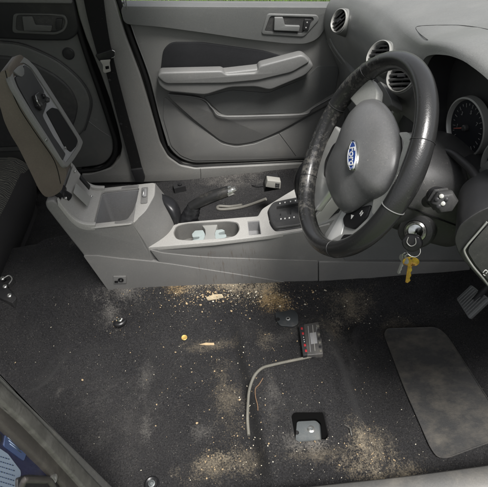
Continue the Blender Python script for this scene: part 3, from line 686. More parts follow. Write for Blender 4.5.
# front skirt of the box: rounded shell falling to the tray
fr = []
for k in range(13):
    t = k / 12
    top = lerp(P(133, 222, y=yn), P(159, 192, y=yn + .18), 0)  # rebuilt below
X0 = P(133, 221.5, y=yn).x
sk_top = spline([P(131, 221.5, y=yn), Vector((xb + .036, yn + .05, zt)), Vector((xb + .056, yn + .12, zt)), Vector((xb + .054, yn + .184, zt))], 5)
sk_mid = spline([P(138, 232, y=yn), Vector((X0 + .050, yn + .05, .355)), Vector((X0 + .070, yn + .12, .355)), Vector((X0 + .066, yn + .184, .355))], 5)
sk_bot = spline([P(147, 246.5, y=yn), Vector((X0 + .072, yn + .05, .305)), Vector((X0 + .094, yn + .11, .305)), Vector((X0 + .090, yn + .184, .305))], 5)
sk_low = [p + Vector((0, 0, -.06)) for p in sk_bot]
back = lambda r: r + [Vector((xb - .05, yn + .184, r[0].z)), Vector((xb - .05, yn, r[0].z))]
lvl = [[Vector((p.x, p.y, zt - .001)) for p in sk_top], sk_mid, sk_bot, sk_low]
fine = []
for i in range(len(lvl[0])): fine.append(spline([l_[i] for l_ in lvl], 5))
rings = [[fine[i][k] for i in range(len(fine))] for k in range(len(fine[0]))]
rings = [r + [Vector((xb - .012, yn + .178, r[-1].z)), Vector((xb - .012, yn + .006, r[0].z))] for r in rings]
bf = link('box_front', rings_mesh(rings), M['console'], CC, 45)
cut(bf, [cutter(fillet([Vector((a_, yn + b_, .5)) for a_, b_ in OPEN], .010, 4), (0, 0, -.30))])

# tray with cup holder
zT = .299
tray_near = [(147, 247.5), (169.5, 245.8), (214, 242), (269, 235.6), (302, 230), (330, 222)]
tn = PP(tray_near, z=zT)
tf = PP([(330, 175), (299, 186.5), (287, 193.5), (262, 209), (258, 216.2), (240, 217.5), (195, 221.3), (176, 223.5)], z=zT)
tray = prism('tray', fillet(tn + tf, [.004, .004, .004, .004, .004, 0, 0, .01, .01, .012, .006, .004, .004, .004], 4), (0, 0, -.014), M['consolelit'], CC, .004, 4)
cupo = fillet(PP([(173, 233), (176, 225.5), (186, 222.8), (228, 220.6), (238, 222), (240.3, 229), (236, 235.5), (226, 238), (188, 240.4), (176, 239)], z=zT + .001), .012, 5)
slot = fillet(PP([(247.3, 221), (259.3, 220.2), (261.3, 234), (248.8, 235)], z=zT + .001), .002, 2)
cut(tray, [cutter([p + Vector((0, 0, .01)) for p in cupo], (0, 0, -.075)), cutter([p + Vector((0, 0, .01)) for p in slot], (0, 0, -.05))])
base_o = fillet([p + Vector((0, .016 if k < 6 else -.006, -.0145)) for k, p in enumerate(tn + tf)], .004, 3)
tb = prism('tray_base', base_o, (0, 0, -.15), M['console'], CC, .002)
cut(tb, [cutter([p + Vector((0, 0, .01)) for p in cupo], (0, 0, -.075)), cutter([p + Vector((0, 0, .01)) for p in slot], (0, 0, -.05))])
# linings so that the wells are dark grey
def well(name, outl, dep, material):
    c_ = sum(outl, Vector()) / len(outl)
    ins_ = [p + (c_ - p).normalized() * .0025 for p in outl]; o2 = [p + (c_ - p).normalized() * .0003 for p in outl]
    o = link(name, prism_mesh([Vector((p.x, p.y, zT - .002)) for p in o2], Vector((0, 0, -dep))), material, CC)
    cut(o, [cutter([Vector((p.x, p.y, zT + .02)) for p in ins_], (0, 0, -.02 - dep + .001))]); return o
M['cup'] = mat('cup_well_plastic', (.13, .128, .12), .5, grain=.3, var=.15, dust=.35, dcol=(.22, .2, .17))
well('cup_holder', cupo, .062, M['cup']); well('card_slot', slot, .038, M['bin'])
# cup grip insert and its two pale rubber fingers
b0 = P(207, 240, z=zT - .008)
br = fillet(PP([(201, 224), (218, 223), (216, 229), (214.5, 233), (216, 240), (203, 241), (205.5, 234), (205, 229)], z=zT - .012), .004, 4)
prism('cup_divider', br, (0, 0, -.045), M['silver'], CC, .003)
for pts in ([(192, 234), (195, 230.5), (203, 230), (205, 234), (204.5, 240), (196, 241.6), (192, 240), (199, 238.5), (199.5, 236.5), (192.5, 237)],
            [(215, 230), (222, 229), (225, 230.5), (218.5, 232.5), (219, 234.5), (226, 234), (226.5, 236.5), (222, 239), (215, 238.5)]):
    prism('cup_grip', fillet(PP(pts, z=zT - .018), .003, 3), (0, 0, -.02), M['token'], CC, .002)

# side: recessed band under the tray lip, lower flank standing proud
led = [(144, 247), (162, 253), (190, 256), (214, 257.7), (268, 259.5), (318, 261)]
low = [(318, 281.3), (214, 284.6), (160, 288.2), (140, 289)]
up_ = PP([(150, 249.5), (152, 249), (169.5, 247.3), (214, 243.4), (269, 237), (302, 231.5), (330, 224), (345, 262), (318, 263), (268, 262), (214, 260), (162, 256)], y=yn + .001)
prism('side_band', up_, (0, .02, 0), M['console'], CC, .002)
fl = PP([(150, 249.8)] + led[1:] + low[:3] + [(161, 264), (158, 260)], y=yn - .0018)
prism('side_panel', fillet(fl, .004, 3), (0, .03, 0), M['console'], CC, .006, 4)
lowp = PP([(83.5, 256), (97, 256), (120, 258.8), (150, 261.5), (173, 264.5), (250, 276.5), (285, 282.3), (214, 285.2), (160, 288.6), (108, 290)], y=yn - .0045)
prism('kick_panel', fillet(lowp, .003, 3), (0, .03, 0), M['console'], CC, .004, 3)
# forward flank panel
fw = PP([(318.8, 262), (345, 261.8), (400, 262), (470, 262), (470, 270), (400, 276.5), (350, 280.5), (319, 282.3)], y=yn - .004)
prism('front_side_panel', fillet(fw, .004, 3), (0, .03, 0), M['console'], CC, .005, 4)
fw2 = PP([(300, 232), (345, 215), (400, 200), (470, 200), (470, 263), (340, 263), (318, 262)], y=yn + .006)
prism('front_side_cover', fillet(fw2, .004, 3), (0, .03, 0), M['dashlow'], CC, .003, 3)
# accessory socket
sk = prism('socket_plate', fillet(PP([(113.2, 276.6), (126, 276.4), (126.4, 283.4), (113.6, 283.8)], y=yn - .0085), .002, 3), (0, .004, 0), M['console'], CC, .0008)
lathe('socket_hole', P(120.8, 279.8, y=yn - .0088), Vector((0, -1, 0)), [(.0085, 0), (.0085, .002), (.0068, .0025), (.006, -.001), (0, -.001)], M['blacks'], CC, 24)
lathe('socket_pin', P(121, 279.8, y=yn - .0086), Vector((0, -1, 0)), [(.0022, 0), (.0022, .0035), (0, .0042)], M['metal'], CC, 12)
prism('socket_tab', PP([(114.5, 281), (118, 281), (118, 283), (114.5, 283)], y=yn - .0095), (0, .002, 0), M['rubber'], CC, .0003)

# shift gate
zg = zT + .012
gt = fillet(PP([(269.5, 215), (268, 208.5), (273, 201.5), (297.8, 196.5), (325, 190), (332, 214), (299, 224.5), (275, 227.8), (270.5, 221)], z=zg), .012, 5)
gate = prism('shift_gate', gt, (0, 0, -.018), M['shroud'], CC, .005, 4)
cut(gate, [cutter([p + Vector((0, 0, .01)) for p in fillet(PP([(276.5, 206.5), (300, 202.6), (318, 198.5), (318, 204), (300, 208.0), (291.5, 209.6), (291.3, 214.5), (287, 215), (286.5, 210.8), (281, 211.6), (280.8, 215.8), (277, 216.2)], z=zg), .001, 2)], (0, 0, -.021))])
for a in [(280, 203.4), (285, 202.5), (290.5, 201.6), (295.5, 200.7), (281, 219), (285, 218.6), (289.3, 218), (294, 217.2)]:
    p = P(*a, z=zg + .0004)
    prism('gate_mark', [p + Vector((-.0022, -.003, 0)), p + Vector((.0012, -.003, 0)), p + Vector((.0022, .003, 0)), p + Vector((-.0012, .003, 0))], (0, 0, .0006), M['white'], gate, 0)
tube('gate_ring', spline([Vector((p.x, p.y, zg - .012)) for p in gt[::3]], 3, True) , .0035, M['blacks'], CC, 8)

# armrest lid, standing open
LID = tag(link('armrest_lid', prism_mesh([Vector((0, 0, 0)), Vector((1, 0, 0)), Vector((0, 1, 0))], Vector((0, 0, 1))), M['lid'], CC), 'open tan armrest lid')
lp = [(61.5, 191), (67.5, 171), (58, 157), (47, 141), (38, 127), (31, 117), (22, 103), (14.5, 90), (10.5, 79), (9.2, 71), (6.5, 66.5), (1, 71), (-5, 82), (-6, 95), (0, 106), (4, 121), (10, 134), (18.5, 147.5), (30.5, 172), (39, 190), (45.5, 197.8), (54, 196)]
lpts = fillet(PP(lp, y=yn + .008), .012, 3)
me = prism_mesh(lpts, Vector((0, .170, 0))); me.transform(Matrix.Translation(-wloc(CC))); me.materials.append(M['lid'])
old = LID.data; LID.data = me; bpy.data.meshes.remove(old); LID.data.materials[0] = M['lid']
# inner face: traced in the plane of the lid's front side
a0, a1 = P(68, 170, y=yn), P(14, 90, y=yn)
L_up = (a1 - a0).normalized(); L_len = (a1 - a0).length
L_n = Vector((L_up.z, 0, -L_up.x)).normalized()          # towards the bin / camera side
if L_n.x < 0: L_n = -L_n
def lidp(px, py, off=0.0):
    o0 = a0 + L_n * off; r = ray(px, py); t = (o0 - CAM).dot(L_n) / r.dot(L_n); return CAM + r * t
arch = [(47, 139), (30, 114), (13.5, 88), (8.5, 76), (8, 67), (13, 57.5), (20.5, 54), (29, 58), (38, 68), (61, 104), (81, 136)]
ap = [lidp(*q, .012) for q in arch]
ap = [ap[0] - L_up * .26] + ap + [ap[-1] - L_up * .26]
bigc = link('cutter', prism_mesh(fillet(ap, .012, 3), -L_n * .30), M['black'])
md = LID.modifiers.new('x', 'BOOLEAN'); md.operation = 'INTERSECT'; md.solver = 'EXACT'; md.object = bigc
bake(LID); bpy.data.objects.remove(bigc); bevel(LID, .008, 4, 40); LID.data.materials[0] = M['lid']
rimo = [(67, 168), (47, 139), (31, 115), (14.5, 88), (9.5, 76), (9, 67), (14, 58), (21, 55), (28, 59), (37, 68), (60, 104), (80, 136), (83.5, 142), (81, 149), (74, 160)]
rimi = [(66, 163), (48, 137), (32, 112), (17, 87), (13, 76), (13, 69.5), (18, 63.5), (24, 62.5), (31, 67), (58, 107), (78, 139), (78.5, 145), (71, 156)]
frame_prism('lid_rim', fillet([lidp(*q, .006) for q in rimo], .01, 4), fillet([lidp(*q, .006) for q in rimi], .008, 4), -L_n * .012, M['door'], LID, .002)
lin = prism('lid_liner', fillet([lidp(*q, .0025) for q in rimi], .008, 4), -L_n * .006, M['bin'], LID, 0)
cut(LID, []) if False else None
# raised liner panel and recessed pocket
prism('liner_panel', fillet([lidp(*q, .007) for q in [(63, 161), (48, 136), (33, 111), (19, 86), (15.5, 77), (22, 74), (25, 64.5), (31, 69), (44, 90), (47, 105), (43, 116), (53, 135), (66, 154)]], .006, 4), -L_n * .006, M['linerp'], LID, .0018)
prism('liner_pocket', fillet([lidp(*q, .0045) for q in [(46.5, 112), (52, 107.5), (58, 109), (78, 140), (76.5, 146), (71, 152), (65, 147)]], .006, 4), -L_n * .004, M['rubber'], LID, 0)
prism('cup_tab', fillet([lidp(*q, .009) for q in [(13.5, 71), (18, 66.5), (22, 64.5), (24.5, 69), (24.5, 74.5), (22, 77), (18, 75)]], .004, 4), -L_n * .005, M['armrest'], LID, .001)
lt = prism('lid_latch', fillet([lidp(*q, .016) for q in [(35, 95), (39, 92), (50, 98), (50, 102), (46, 103), (43, 110), (38, 106)]], .003, 3), -L_n * .012, M['blacks'], LID, .002)
for q, r_ in (((43.5, 96), .006), ((37, 98.5), .005), ((47, 100), .0045), ((40.5, 104.5), .005)):
    p = lidp(*q, .017); lathe('latch_cam', p - L_n * .004, L_n, [(r_, 0), (r_, .006), (r_ * .7, .008), (0, .008)], M['blacks'] if r_ > .0055 else M['shroud'], lt, 18)
tube('latch_spring', spline([lidp(35.5, 96, .016), lidp(37, 101, .02), lidp(40, 106, .016)], 5), .0016, M['metal'], lt, 8)
tube('lid_seam', spline([P(q[0] - .8, q[1] + .6, y=yn + .0075) for q in [(61.5, 183), (55, 160), (36, 132), (20, 107), (10, 84), (6, 70)]], 5), .0009, M['rubber'], LID, 6)
for q in ((46, 140), (65, 148)):
    lathe('liner_clip', lidp(*q, .0075), L_n, [(.0035, 0), (.0035, .002), (0, .003)], M['metal'], LID, 14)

# gear selector behind the steering wheel rim
GS = empty('gear_selector', P(303, 200, y=.69), 'black gear selector half hidden behind the steering wheel rim', 'gear lever')
kp = [P(306, 204, y=.69), P(304, 195, y=.69), P(303, 184, y=.69), P(303.5, 175, y=.69), P(306, 167, y=.69), P(310, 163, y=.69)]
tube('shift_knob', spline(kp, 6), [.016 + .010 * math.sin(math.pi * min(1, i / 24)) for i in range(31)], M['blacks'], GS, 20)
tube('knob_trim', [P(304.5, 196, y=.69), P(303.7, 192, y=.69)], .0215, M['chrome'], GS, 20)

# handbrake
HB = empty('handbrake', P(195, 210, y=.77), 'black handbrake lever with worn metal tip in a dark gaiter', 'handbrake')
g0, g1 = P(191, 207, y=.75), P(231, 190.5, y=.75)
n_ = 14
hpath = [lerp(g0, g1, i / n_) + Vector((0, 0, .006 * math.sin(i / n_ * math.pi))) for i in range(n_ + 1)]
tube('grip', hpath, [.0155 + .003 * math.sin(i / n_ * math.pi) for i in range(n_ + 1)], M['grip'], HB, 18)
dd = (g1 - g0).normalized()
tube('end_collar', [g1 - dd * .012, g1 + dd * .006], .0165, M['metal'], HB, 18)
tube('release_button', [g1 + dd * .006, g1 + dd * .016], .008, M['metal'], HB, 14)
for k in range(5):
    c_ = lerp(g0, g1, .15 + .15 * k); tube('grip_rib', [c_ + Vector((0, -.002, .0155)), c_ + dd * .012 + Vector((0, -.002, .0165))], .003, M['black'], HB, 8)
# gaiter: crumpled cone
gr = []
gb = P(184, 214, y=.745); g_top = g0 + dd * .012
for i in range(15):
    t = i / 14; c_ = lerp(Vector((gb.x, gb.y, .27)), g_top, t); rad = lerp(.040, .0175, t ** .7)
    row = []
    for k in range(48):
        a = 2 * math.pi * k / 48
        f = 1 + .09 * (1 - t) * math.sin(a * 6 + i * .9) + .05 * math.sin(i * 2.1 + math.sin(a * 2))
        row.append(c_ + Vector((math.cos(a) * rad * f, math.sin(a) * rad * f * .8, -math.cos(a) * rad * f * .5 * t)))
    gr.append(row)
link('gaiter', rings_mesh(gr), M['gaiter'], HB, 60)
# black guide shell leaning against the box
sh = []
s0, s1 = P(161, 196.5, y=.775), P(176, 221, y=.735)
for i in range(12):
    t = i / 11; p = lerp(s0, s1, t) + Vector((.012 * math.sin(t * math.pi), 0, .010 * math.sin(t * math.pi))); rad = .004 + .020 * math.sin(math.pi * (.12 + .62 * t))
    sh.append([p + Vector((math.cos(a) * rad * .8, math.sin(a) * rad * 1.2, 0)) for a in [2 * math.pi * k / 24 for k in range(24)]])
link('gaiter_frame', rings_mesh(sh), M['blacks'], HB, 60)

# ================================================================== REAR SEAT
RS = empty('rear_seat', P(10, 220, z=.2), 'dark rear seat cushion with pale scribble pattern cloth', 'seat')
M['seatc'] = mt = mat('seat_cloth', (.035, .034, .034), .9, grain=1, gscale=400, var=.1, speck=.2)
n = mt.node_tree.nodes; l = mt.node_tree.links
M['seatp'] = mt2 = bpy.data.materials.new('seat_pattern'); mt2.use_nodes = True
n = mt2.node_tree.nodes; l = mt2.node_tree.links; b = n['Principled BSDF']; b.inputs['Roughness'].default_value = .9
tc = n.new('ShaderNodeTexCoord'); wv = n.new('ShaderNodeTexWave'); wv.wave_type = 'BANDS'; wv.bands_direction = 'Y'
wv.inputs['Scale'].default_value = 30; wv.inputs['Distortion'].default_value = 9; wv.inputs['Detail'].default_value = 3; wv.inputs['Detail Scale'].default_value = .9
l.new(tc.outputs['Object'], wv.inputs['Vector'])
mr = n.new('ShaderNodeMapRange'); mr.inputs[1].default_value = .55; mr.inputs[2].default_value = .9; l.new(wv.outputs['Fac'], mr.inputs[0])
mx = n.new('ShaderNodeMix'); mx.data_type = 'RGBA'; mx.inputs[6].default_value = (.045, .045, .043, 1); mx.inputs[7].default_value = (.15, .145, .12, 1)
l.new(mr.outputs[0], mx.inputs[0]); l.new(mx.outputs[2], b.inputs['Base Color'])
# cushion lofted across the car
def cushion(y0, y1, prof, material, name, n_=22):
    rings = []
    for i in range(n_ + 1):
        t = i / n_; y = lerp(y0, y1, t); e = min(1, min(t, 1 - t) * 9); k = math.sqrt(1 - (1 - e) ** 2)
        c_ = Vector((-1.05, 0, .14)); rings.append([Vector((c_.x + (px_ - c_.x) * (.86 + .14 * k) , y, c_.z + (pz - c_.z) * (.86 + .14 * k))) for px_, pz in prof])
    return link(name, rings_mesh(rings), material, RS, 50)
pr = [Vector((-1.36, 0, .03)), Vector((-.88, 0, .02)), Vector((-.835, 0, .05)), Vector((-.80, 0, .12)), Vector((-.785, 0, .19)), Vector((-.805, 0, .245)), Vector((-.86, 0, .275)), Vector((-.98, 0, .28)), Vector((-1.12, 0, .265)), Vector((-1.36, 0, .26))]
prs = [(p.x, p.z) for p in spline(pr, 5, True)]
cushion(.06, 1.30, prs, M['seatc'], 'seat_cushion')
pat = spline([Vector((-.802, 0, .235)), Vector((-.822, 0, .264)), Vector((-.86, 0, .282)), Vector((-.98, 0, .287)), Vector((-1.12, 0, .272))], 5)
rings = []
for i in range(25):
    y = lerp(.80, 1.26, i / 24); s_ = .004 * math.sin(math.pi * i / 24)
    rings.append([Vector((p.x, y, p.z + s_)) for p in pat] + [Vector((p.x, y, p.z - .01)) for p in pat[::-1]])
link('patterned_panel', rings_mesh(rings), M['seatp'], RS, 50)
bk = spline([Vector((-1.02, 0, .26)), Vector((-1.0, 0, .40)), Vector((-1.03, 0, .60)), Vector((-1.10, 0, .85)), Vector((-1.25, 0, .85)), Vector((-1.25, 0, .26))], 5, True)
rings = [[Vector((p.x, y, p.z)) for p in bk] for y in (.06, .3, .7, 1.0, 1.30)]
link('seat_back', rings_mesh(rings), M['seatc'], RS, 50)

# rear-left latch bracket on the floor
LB = empty('floor_bracket', onfloor(8, 290), 'black metal seat latch bracket bolted at the rear floor', 'bracket')
p0 = onfloor(7, 289, .03)
lz = onfloor(9, 289).z + .012
prism('bracket_plate', fillet(PP([(-6, 279), (4, 283), (17, 298), (12, 303), (-2, 297), (-8, 290)], z=lz), .006), (0, 0, -.03), M['black'], LB, .002)
for q, c in (((3, 279), 'metal'), ((5.5, 287), 'metal'), ((10, 296), 'metal')):
    lathe('bolt', P(*q, z=lz + .001), Vector((0, -.3, 1)), [(.007, 0), (.007, .006), (.004, .008), (0, .007)], M[c], LB, 16)
tube('wire_loop', spline(PP([(4, 278), (9, 275.5), (12, 279), (9, 284)], z=lz + .015), 6), .0018, M['silver'], LB, 8)

# ================================================================== SEAT MOUNTINGS on the carpet
def plate_on(name, pxs, z, th, material, parent, bev=.001):
    return prism(name, fillet(PP(pxs, z=z), .008, 4), (0, 0, -th), material, parent, bev)
grp = 'seat mounting plates in the floor'
# near front: pale steel in a carpet well
mz = .0125
S1 = empty('mounting_plate', Vector((MNT.x, MNT.y, mz)), 'pale steel seat mounting plate sunk in a rounded carpet well', 'mounting plate', grp)
o = plate_on('plate', [(290, 443), (295, 419.5), (315, 416.3), (321, 421.5), (323, 443)], mz, .004, M['steel'], S1)
cut(o, [cutter([P(296.7, 430.8, z=mz + .01) + Vector((math.cos(a) * .006, math.sin(a) * .006, 0)) for a in [k * math.pi / 9 for k in range(18)]], (0, 0, -.03)),
        cutter([P(311, 429.3, z=mz + .01) + Vector((math.cos(a) * .0042, math.sin(a) * .0042, 0)) for a in [k * math.pi / 9 for k in range(18)]], (0, 0, -.03))])
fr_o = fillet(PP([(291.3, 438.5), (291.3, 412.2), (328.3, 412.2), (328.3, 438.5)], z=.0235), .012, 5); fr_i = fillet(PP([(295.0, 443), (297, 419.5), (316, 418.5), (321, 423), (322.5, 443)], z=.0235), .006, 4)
frame_prism('well_shade_frame', fr_o, fr_i, (0, 0, -.014), M['wellshade'], S1, .001)  # black frame added to stand in for shade on the well walls
lathe('threaded_collar', P(311, 429.3, z=mz - .001), Vector((0, 0, 1)), [(.0095, 0), (.0095, .002), (.0055, .0035), (.0042, .001), (.0042, -.006)], M['metal'], S1, 28)
# inner front: dark plate
z2 = onfloor(287, 318).z
S2 = empty('mounting_plate', onfloor(287, 318), 'dark oval seat mounting plate beside the loose connector', 'mounting plate', grp)
o = plate_on('plate', [(275, 312), (279, 309), (294, 309.5), (298, 314), (298.5, 324), (293, 326.5), (280, 325.5), (276, 320)], z2 + .007, .006, M['blacks'], S2)
o.data.materials[0] = mat('dark_plate_steel', (.045, .05, .053), .35, .4, var=.2, dust=.3)
lathe('plate_hole', P(277.8, 319.2, z=z2 + .0072), Vector((0, 0, 1)), [(.0065, 0), (.0065, .0006), (0, .0006)], M['rubber'], S2, 20)
lathe('weld_nut', P(288, 319, z=z2 + .007), Vector((0, 0, 1)), [(.007, 0), (.007, .002), (.0035, .0025), (.003, -.001), (0, -.001)], M['metal'], S2, 20)
# inner rear: black round plug
p3 = onfloor(120, 320)
S3 = empty('mounting_plug', p3, 'glossy black round mounting boss in the dusty carpet near the console', 'mounting plug', grp)
lathe('boss', p3 + Vector((0, 0, -.002)), Vector((0, 0, 1)), [(.021, -.004), (.020, .002), (.016, .0045), (.0115, .002), (.0, .001)], M['blacks'], S3, 30, sx=1.15, sy=.95)
lathe('bolt_socket', p3 + Vector((0, 0, .003)), Vector((0, -.2, 1)), [(.0085, -.003), (.0085, .002), (.0055, .003), (.004, .000), (0, .000)], M['chrome'], S3, 20)
p4 = onfloor(152, 484)
S4 = empty('mounting_plug', p4, 'black mounting boss at the lower picture edge beside the sill', 'mounting plug', grp)
lathe('boss', p4 + Vector((0, 0, -.002)), Vector((0, 0, 1)), [(.022, -.004), (.020, .002), (.016, .0045), (.0115, .002), (.0, .001)], M['blacks'], S4, 30)
lathe('bolt_socket', p4 + Vector((0, 0, .003)), Vector((0, -.2, 1)), [(.0085, -.003), (.0085, .002), (.0055, .003), (.004, .000), (0, .000)], M['steel'], S4, 20)

# ---- loom connector and conduit
zc = max(onfloor(a_, b_).z for a_ in (302, 310, 320) for b_ in (326, 340, 352)) + .017
LC = empty('loom_connector', onfloor(311, 340), 'grey multi pin connector with red locks at the conduit end', 'connector')
body = fillet(PP([(303.5, 324.2), (318.6, 321.6), (320, 331), (318.6, 333.5), (321.5, 338.5), (323.2, 353.8), (306, 355.3)], z=zc), .003, 3)
prism('connector_body', body, (0, 0, -.022), M['conn'], LC, .002)
prism('lock_strip', fillet(PP([(298.8, 325.5), (303.6, 324.5), (307.5, 354.8), (303, 355.6)], z=zc + .003), .002, 2), (0, 0, -.024), M['black'], LC, .001)
for q in ((301.8, 328.3), (302.9, 333.3), (304.9, 345), (306, 350.6)):
    p = P(*q, z=zc + .0042); prism('red_lock', fillet([p + Vector((-.0032, -.0038, 0)), p + Vector((.0028, -.0042, 0)), p + Vector((.0034, .0036, 0)), p + Vector((-.0026, .0042, 0))], .001, 2), (0, 0, -.006), M['red'], LC, .0005)
for q in ((303.6, 337.3), (304, 339.8), (304.4, 341.8)): lathe('pin', P(*q, z=zc + .0035), Vector((0, 0, 1)), [(.0014, 0), (.0014, .001), (0, .0012)], M['white'], LC, 10)
for a_, b_ in (((308, 326), (310.5, 352)), ((312.5, 325), (315, 351)), ((316.5, 325), (317, 331))):
    tube('body_rib', [P(*a_, z=zc + .0004), P(*b_, z=zc + .0004)], .0012, M['connwhite'] if a_[0] == 312.5 else M['bin'], LC, 6)
for k in range(7):
    yy = 325 + k * 4.1
    prism('latch_tooth', PP([(316.5 + .12 * k * 4, yy), (319.0 + .12 * k * 4, yy - .3), (319.2 + .12 * k * 4, yy + 1.8), (316.7 + .12 * k * 4, yy + 2.1)], z=zc + .003), (0, 0, -.003), M['black'] if k % 2 else M['conduit'], LC, .0004)
prism('window', fillet(PP([(309.5, 333), (316, 332), (317.5, 343), (311, 344)], z=zc + .0012), .001, 2), (0, 0, -.003), M['bin'], LC, .0004)
def conduit_path(px, lift):
    return spline([onfloor(a, b, lift) for a, b in px], 8)
cpath = conduit_path([(322, 354.5), (314, 356.6), (305, 358.8), (285, 363), (272, 366), (263, 368.6), (256.5, 374), (252, 382), (249.3, 392), (248.2, 404), (247.6, 420), (248.8, 436)], .0045)
tube('tape_wrap', conduit_path([(321, 354.8), (316, 356.2), (311, 357.4)], .0045), .0060, M['black'], LC, 12)
# corrugated: many rings
def corrugated(name, path, r, material, parent=None, per=.0026):
    L = [0]
    for a, b_ in zip(path, path[1:]): L.append(L[-1] + (b_ - a).length)
    N = int(L[-1] / per) * 4; out = []; rs = []; j = 0
    for i in range(N + 1):
        s_ = L[-1] * i / N
        while j < len(L) - 2 and L[j + 1] < s_: j += 1
        out.append(lerp(path[j], path[j + 1], (s_ - L[j]) / max(1e-9, L[j + 1] - L[j]))); rs.append(r * (1 + .10 * (1 if (i % 4) < 2 else -1)))
    return link(name, tube_mesh(out, rs, 12), material, parent, 60)
tag(corrugated('wire_conduit', cpath, .0043, M['conduit']), 'thin grey wire conduit curving across the carpet to the grey connector', 'conduit')
tag(tube('loose_wire', conduit_path([(263, 378.5), (259, 385), (255.5, 389), (255.5, 397), (257.5, 405), (258, 411)], .002), .0014, mat('brown_wire', (.16, .10, .06), .5), None, 8), 'short brown loose wire beside the conduit bend', 'wire')

# coin
pcn = onfloor(184.5, 338.3)
tag(lathe('coin', pcn + Vector((0, 0, .0035)), Vector((.02, -.10, 1)), [(.0, 0), (.0088, 0), (.0092, .0004), (.0092, .0012), (.0085, .0015), (.0078, .0012), (0, .0012)], M['coin'], None, 30), 'small golden coin lying on the black carpet', 'coin')
# dry leaf fragments: two little curls near the console
for i_, (pts, lab) in enumerate((([(206, 298), (214, 295.5), (222, 294.5), (224, 297.5), (216, 300), (208, 301.5)], 'pale dry scrap lying along the foot of the console'),
                 ([(199, 345), (206, 343.8), (214, 343.2), (214.5, 345), (206, 346)], 'thin pale splinter on the carpet in front of the coin'),
                 ([(357, 433), (361, 438.5), (359.5, 443), (358.5, 440)], ''))):
    if not lab: continue
    q = [onfloor(a, b, .003 + .003 * math.sin(j * 1.7)) for j, (a, b) in enumerate(pts)]
    o = prism('paper_scrap', q, (0, 0, -.0015), M['crumb'] if i_ else M['scrapm'], None, .0004); tag(o, lab, 'scrap')
# carpet cut flap
tube_ = tag(tube('carpet_cut', [onfloor(344.5, 425, .001), onfloor(350, 429, .004), onfloor(351.5, 436, .002)], .0022, M['seal'], None, 6), 'curled edge of a cut in the carpet near the steel plate', 'carpet cut')

# heel pad: thin moulded mat on the carpet
hp_px = [(386.5, 329.5), (437, 328), (447, 337), (490, 404), (497, 440), (447, 458.5), (437, 458), (430, 448), (404, 388), (384, 335)]
hz = SHIFT_LOW
pts = []
for q in fillet([Vector((a, b, 0)) for a, b in hp_px], 7, 4):
    pts.append(q)
HPm = bmesh.new()
# ribs laid in the outline so the mat follows the carpet
def inside(p, poly):
    c = False; j = len(poly) - 1
    for i in range(len(poly)):
        if ((poly[i].y > p[1]) != (poly[j].y > p[1])) and (p[0] < (poly[j].x - poly[i].x) * (p[1] - poly[i].y) / (poly[j].y - poly[i].y) + poly[i].x): c = not c
        j = i
    return c
ws = [onfloor(q.x, q.y) for q in pts]
zm = max(v.z for v in ws)
gx = [v.x for v in ws]; gy = [v.y for v in ws]; poly = [Vector((v.x, v.y)) for v in ws]
bot = [HPm.verts.new(v + Vector((0, 0, -.004))) for v in ws]; top = [HPm.verts.new(v + Vector((0, 0, .005))) for v in ws]
cen = sum(ws, Vector()) / len(ws)
inn = []
for v in ws:
    q = v + (cen - v).normalized() * .004; h = FB.ray_cast(Vector((q.x, q.y, 1)), Vector((0, 0, -1)))[0]
    inn.append(HPm.verts.new(Vector((q.x, q.y, (h.z if h else v.z) + .0035))))
nn_ = len(ws)
for i in range(nn_):
    j = (i + 1) % nn_
    HPm.faces.new((bot[i], bot[j], top[j], top[i])); HPm.faces.new((top[i], top[j], inn[j], inn[i]))
HPm.faces.new(inn)
me = bpy.data.meshes.new('heel'); HPm.to_mesh(me); HPm.free()
hpad = tag(link('heel_pad', me, M['pad_mat'], None, 40), 'dark grey rubber heel pad on the carpet below the pedals', 'heel pad')
tube('edge_bead', [v + Vector((0, 0, .0045)) for v in ws] + [ws[0] + Vector((0, 0, .0045))], .0018, M['pad_mat'], hpad, 6)

# pedal / ribbed foot plate
PD = empty('pedal', P(472, 300, x=.70), 'ribbed black pedal in the dark footwell', 'pedal')
pq = [P(456, 298.6, z=.075), P(471, 284.5, z=.13), P(490, 299, z=.12), P(469, 319, z=.06)]
prism('pedal_pad', fillet(pq, .006, 3), (.012, .004, -.012), M['dashlow'], PD, .002)
for k in range(1, 9):
    t = k / 9; a_ = lerp(pq[0], pq[3], t); b_ = lerp(pq[1], pq[2], t)
    tube('pedal_rib', [lerp(a_, b_, .06) + Vector((-.001, -.0005, .0015)), lerp(a_, b_, .94) + Vector((-.001, -.0005, .0015))], .0018, M['dashlow'], PD, 6)
tube('pedal_arm', [sum(pq, Vector()) / 4 + Vector((.01, 0, -.0)), Vector((.86, pq[1].y, .45))], .010, M['black'], PD, 10)
# firewall and toe board
o = prism('firewall', [Vector((.98, -.02, -.05)), Vector((1.02, -.02, .80)), Vector((1.02, 1.38, .80)), Vector((.98, 1.38, -.05))], (.03, 0, 0), M['carpet'], None, 0); tag(o, kind='structure')

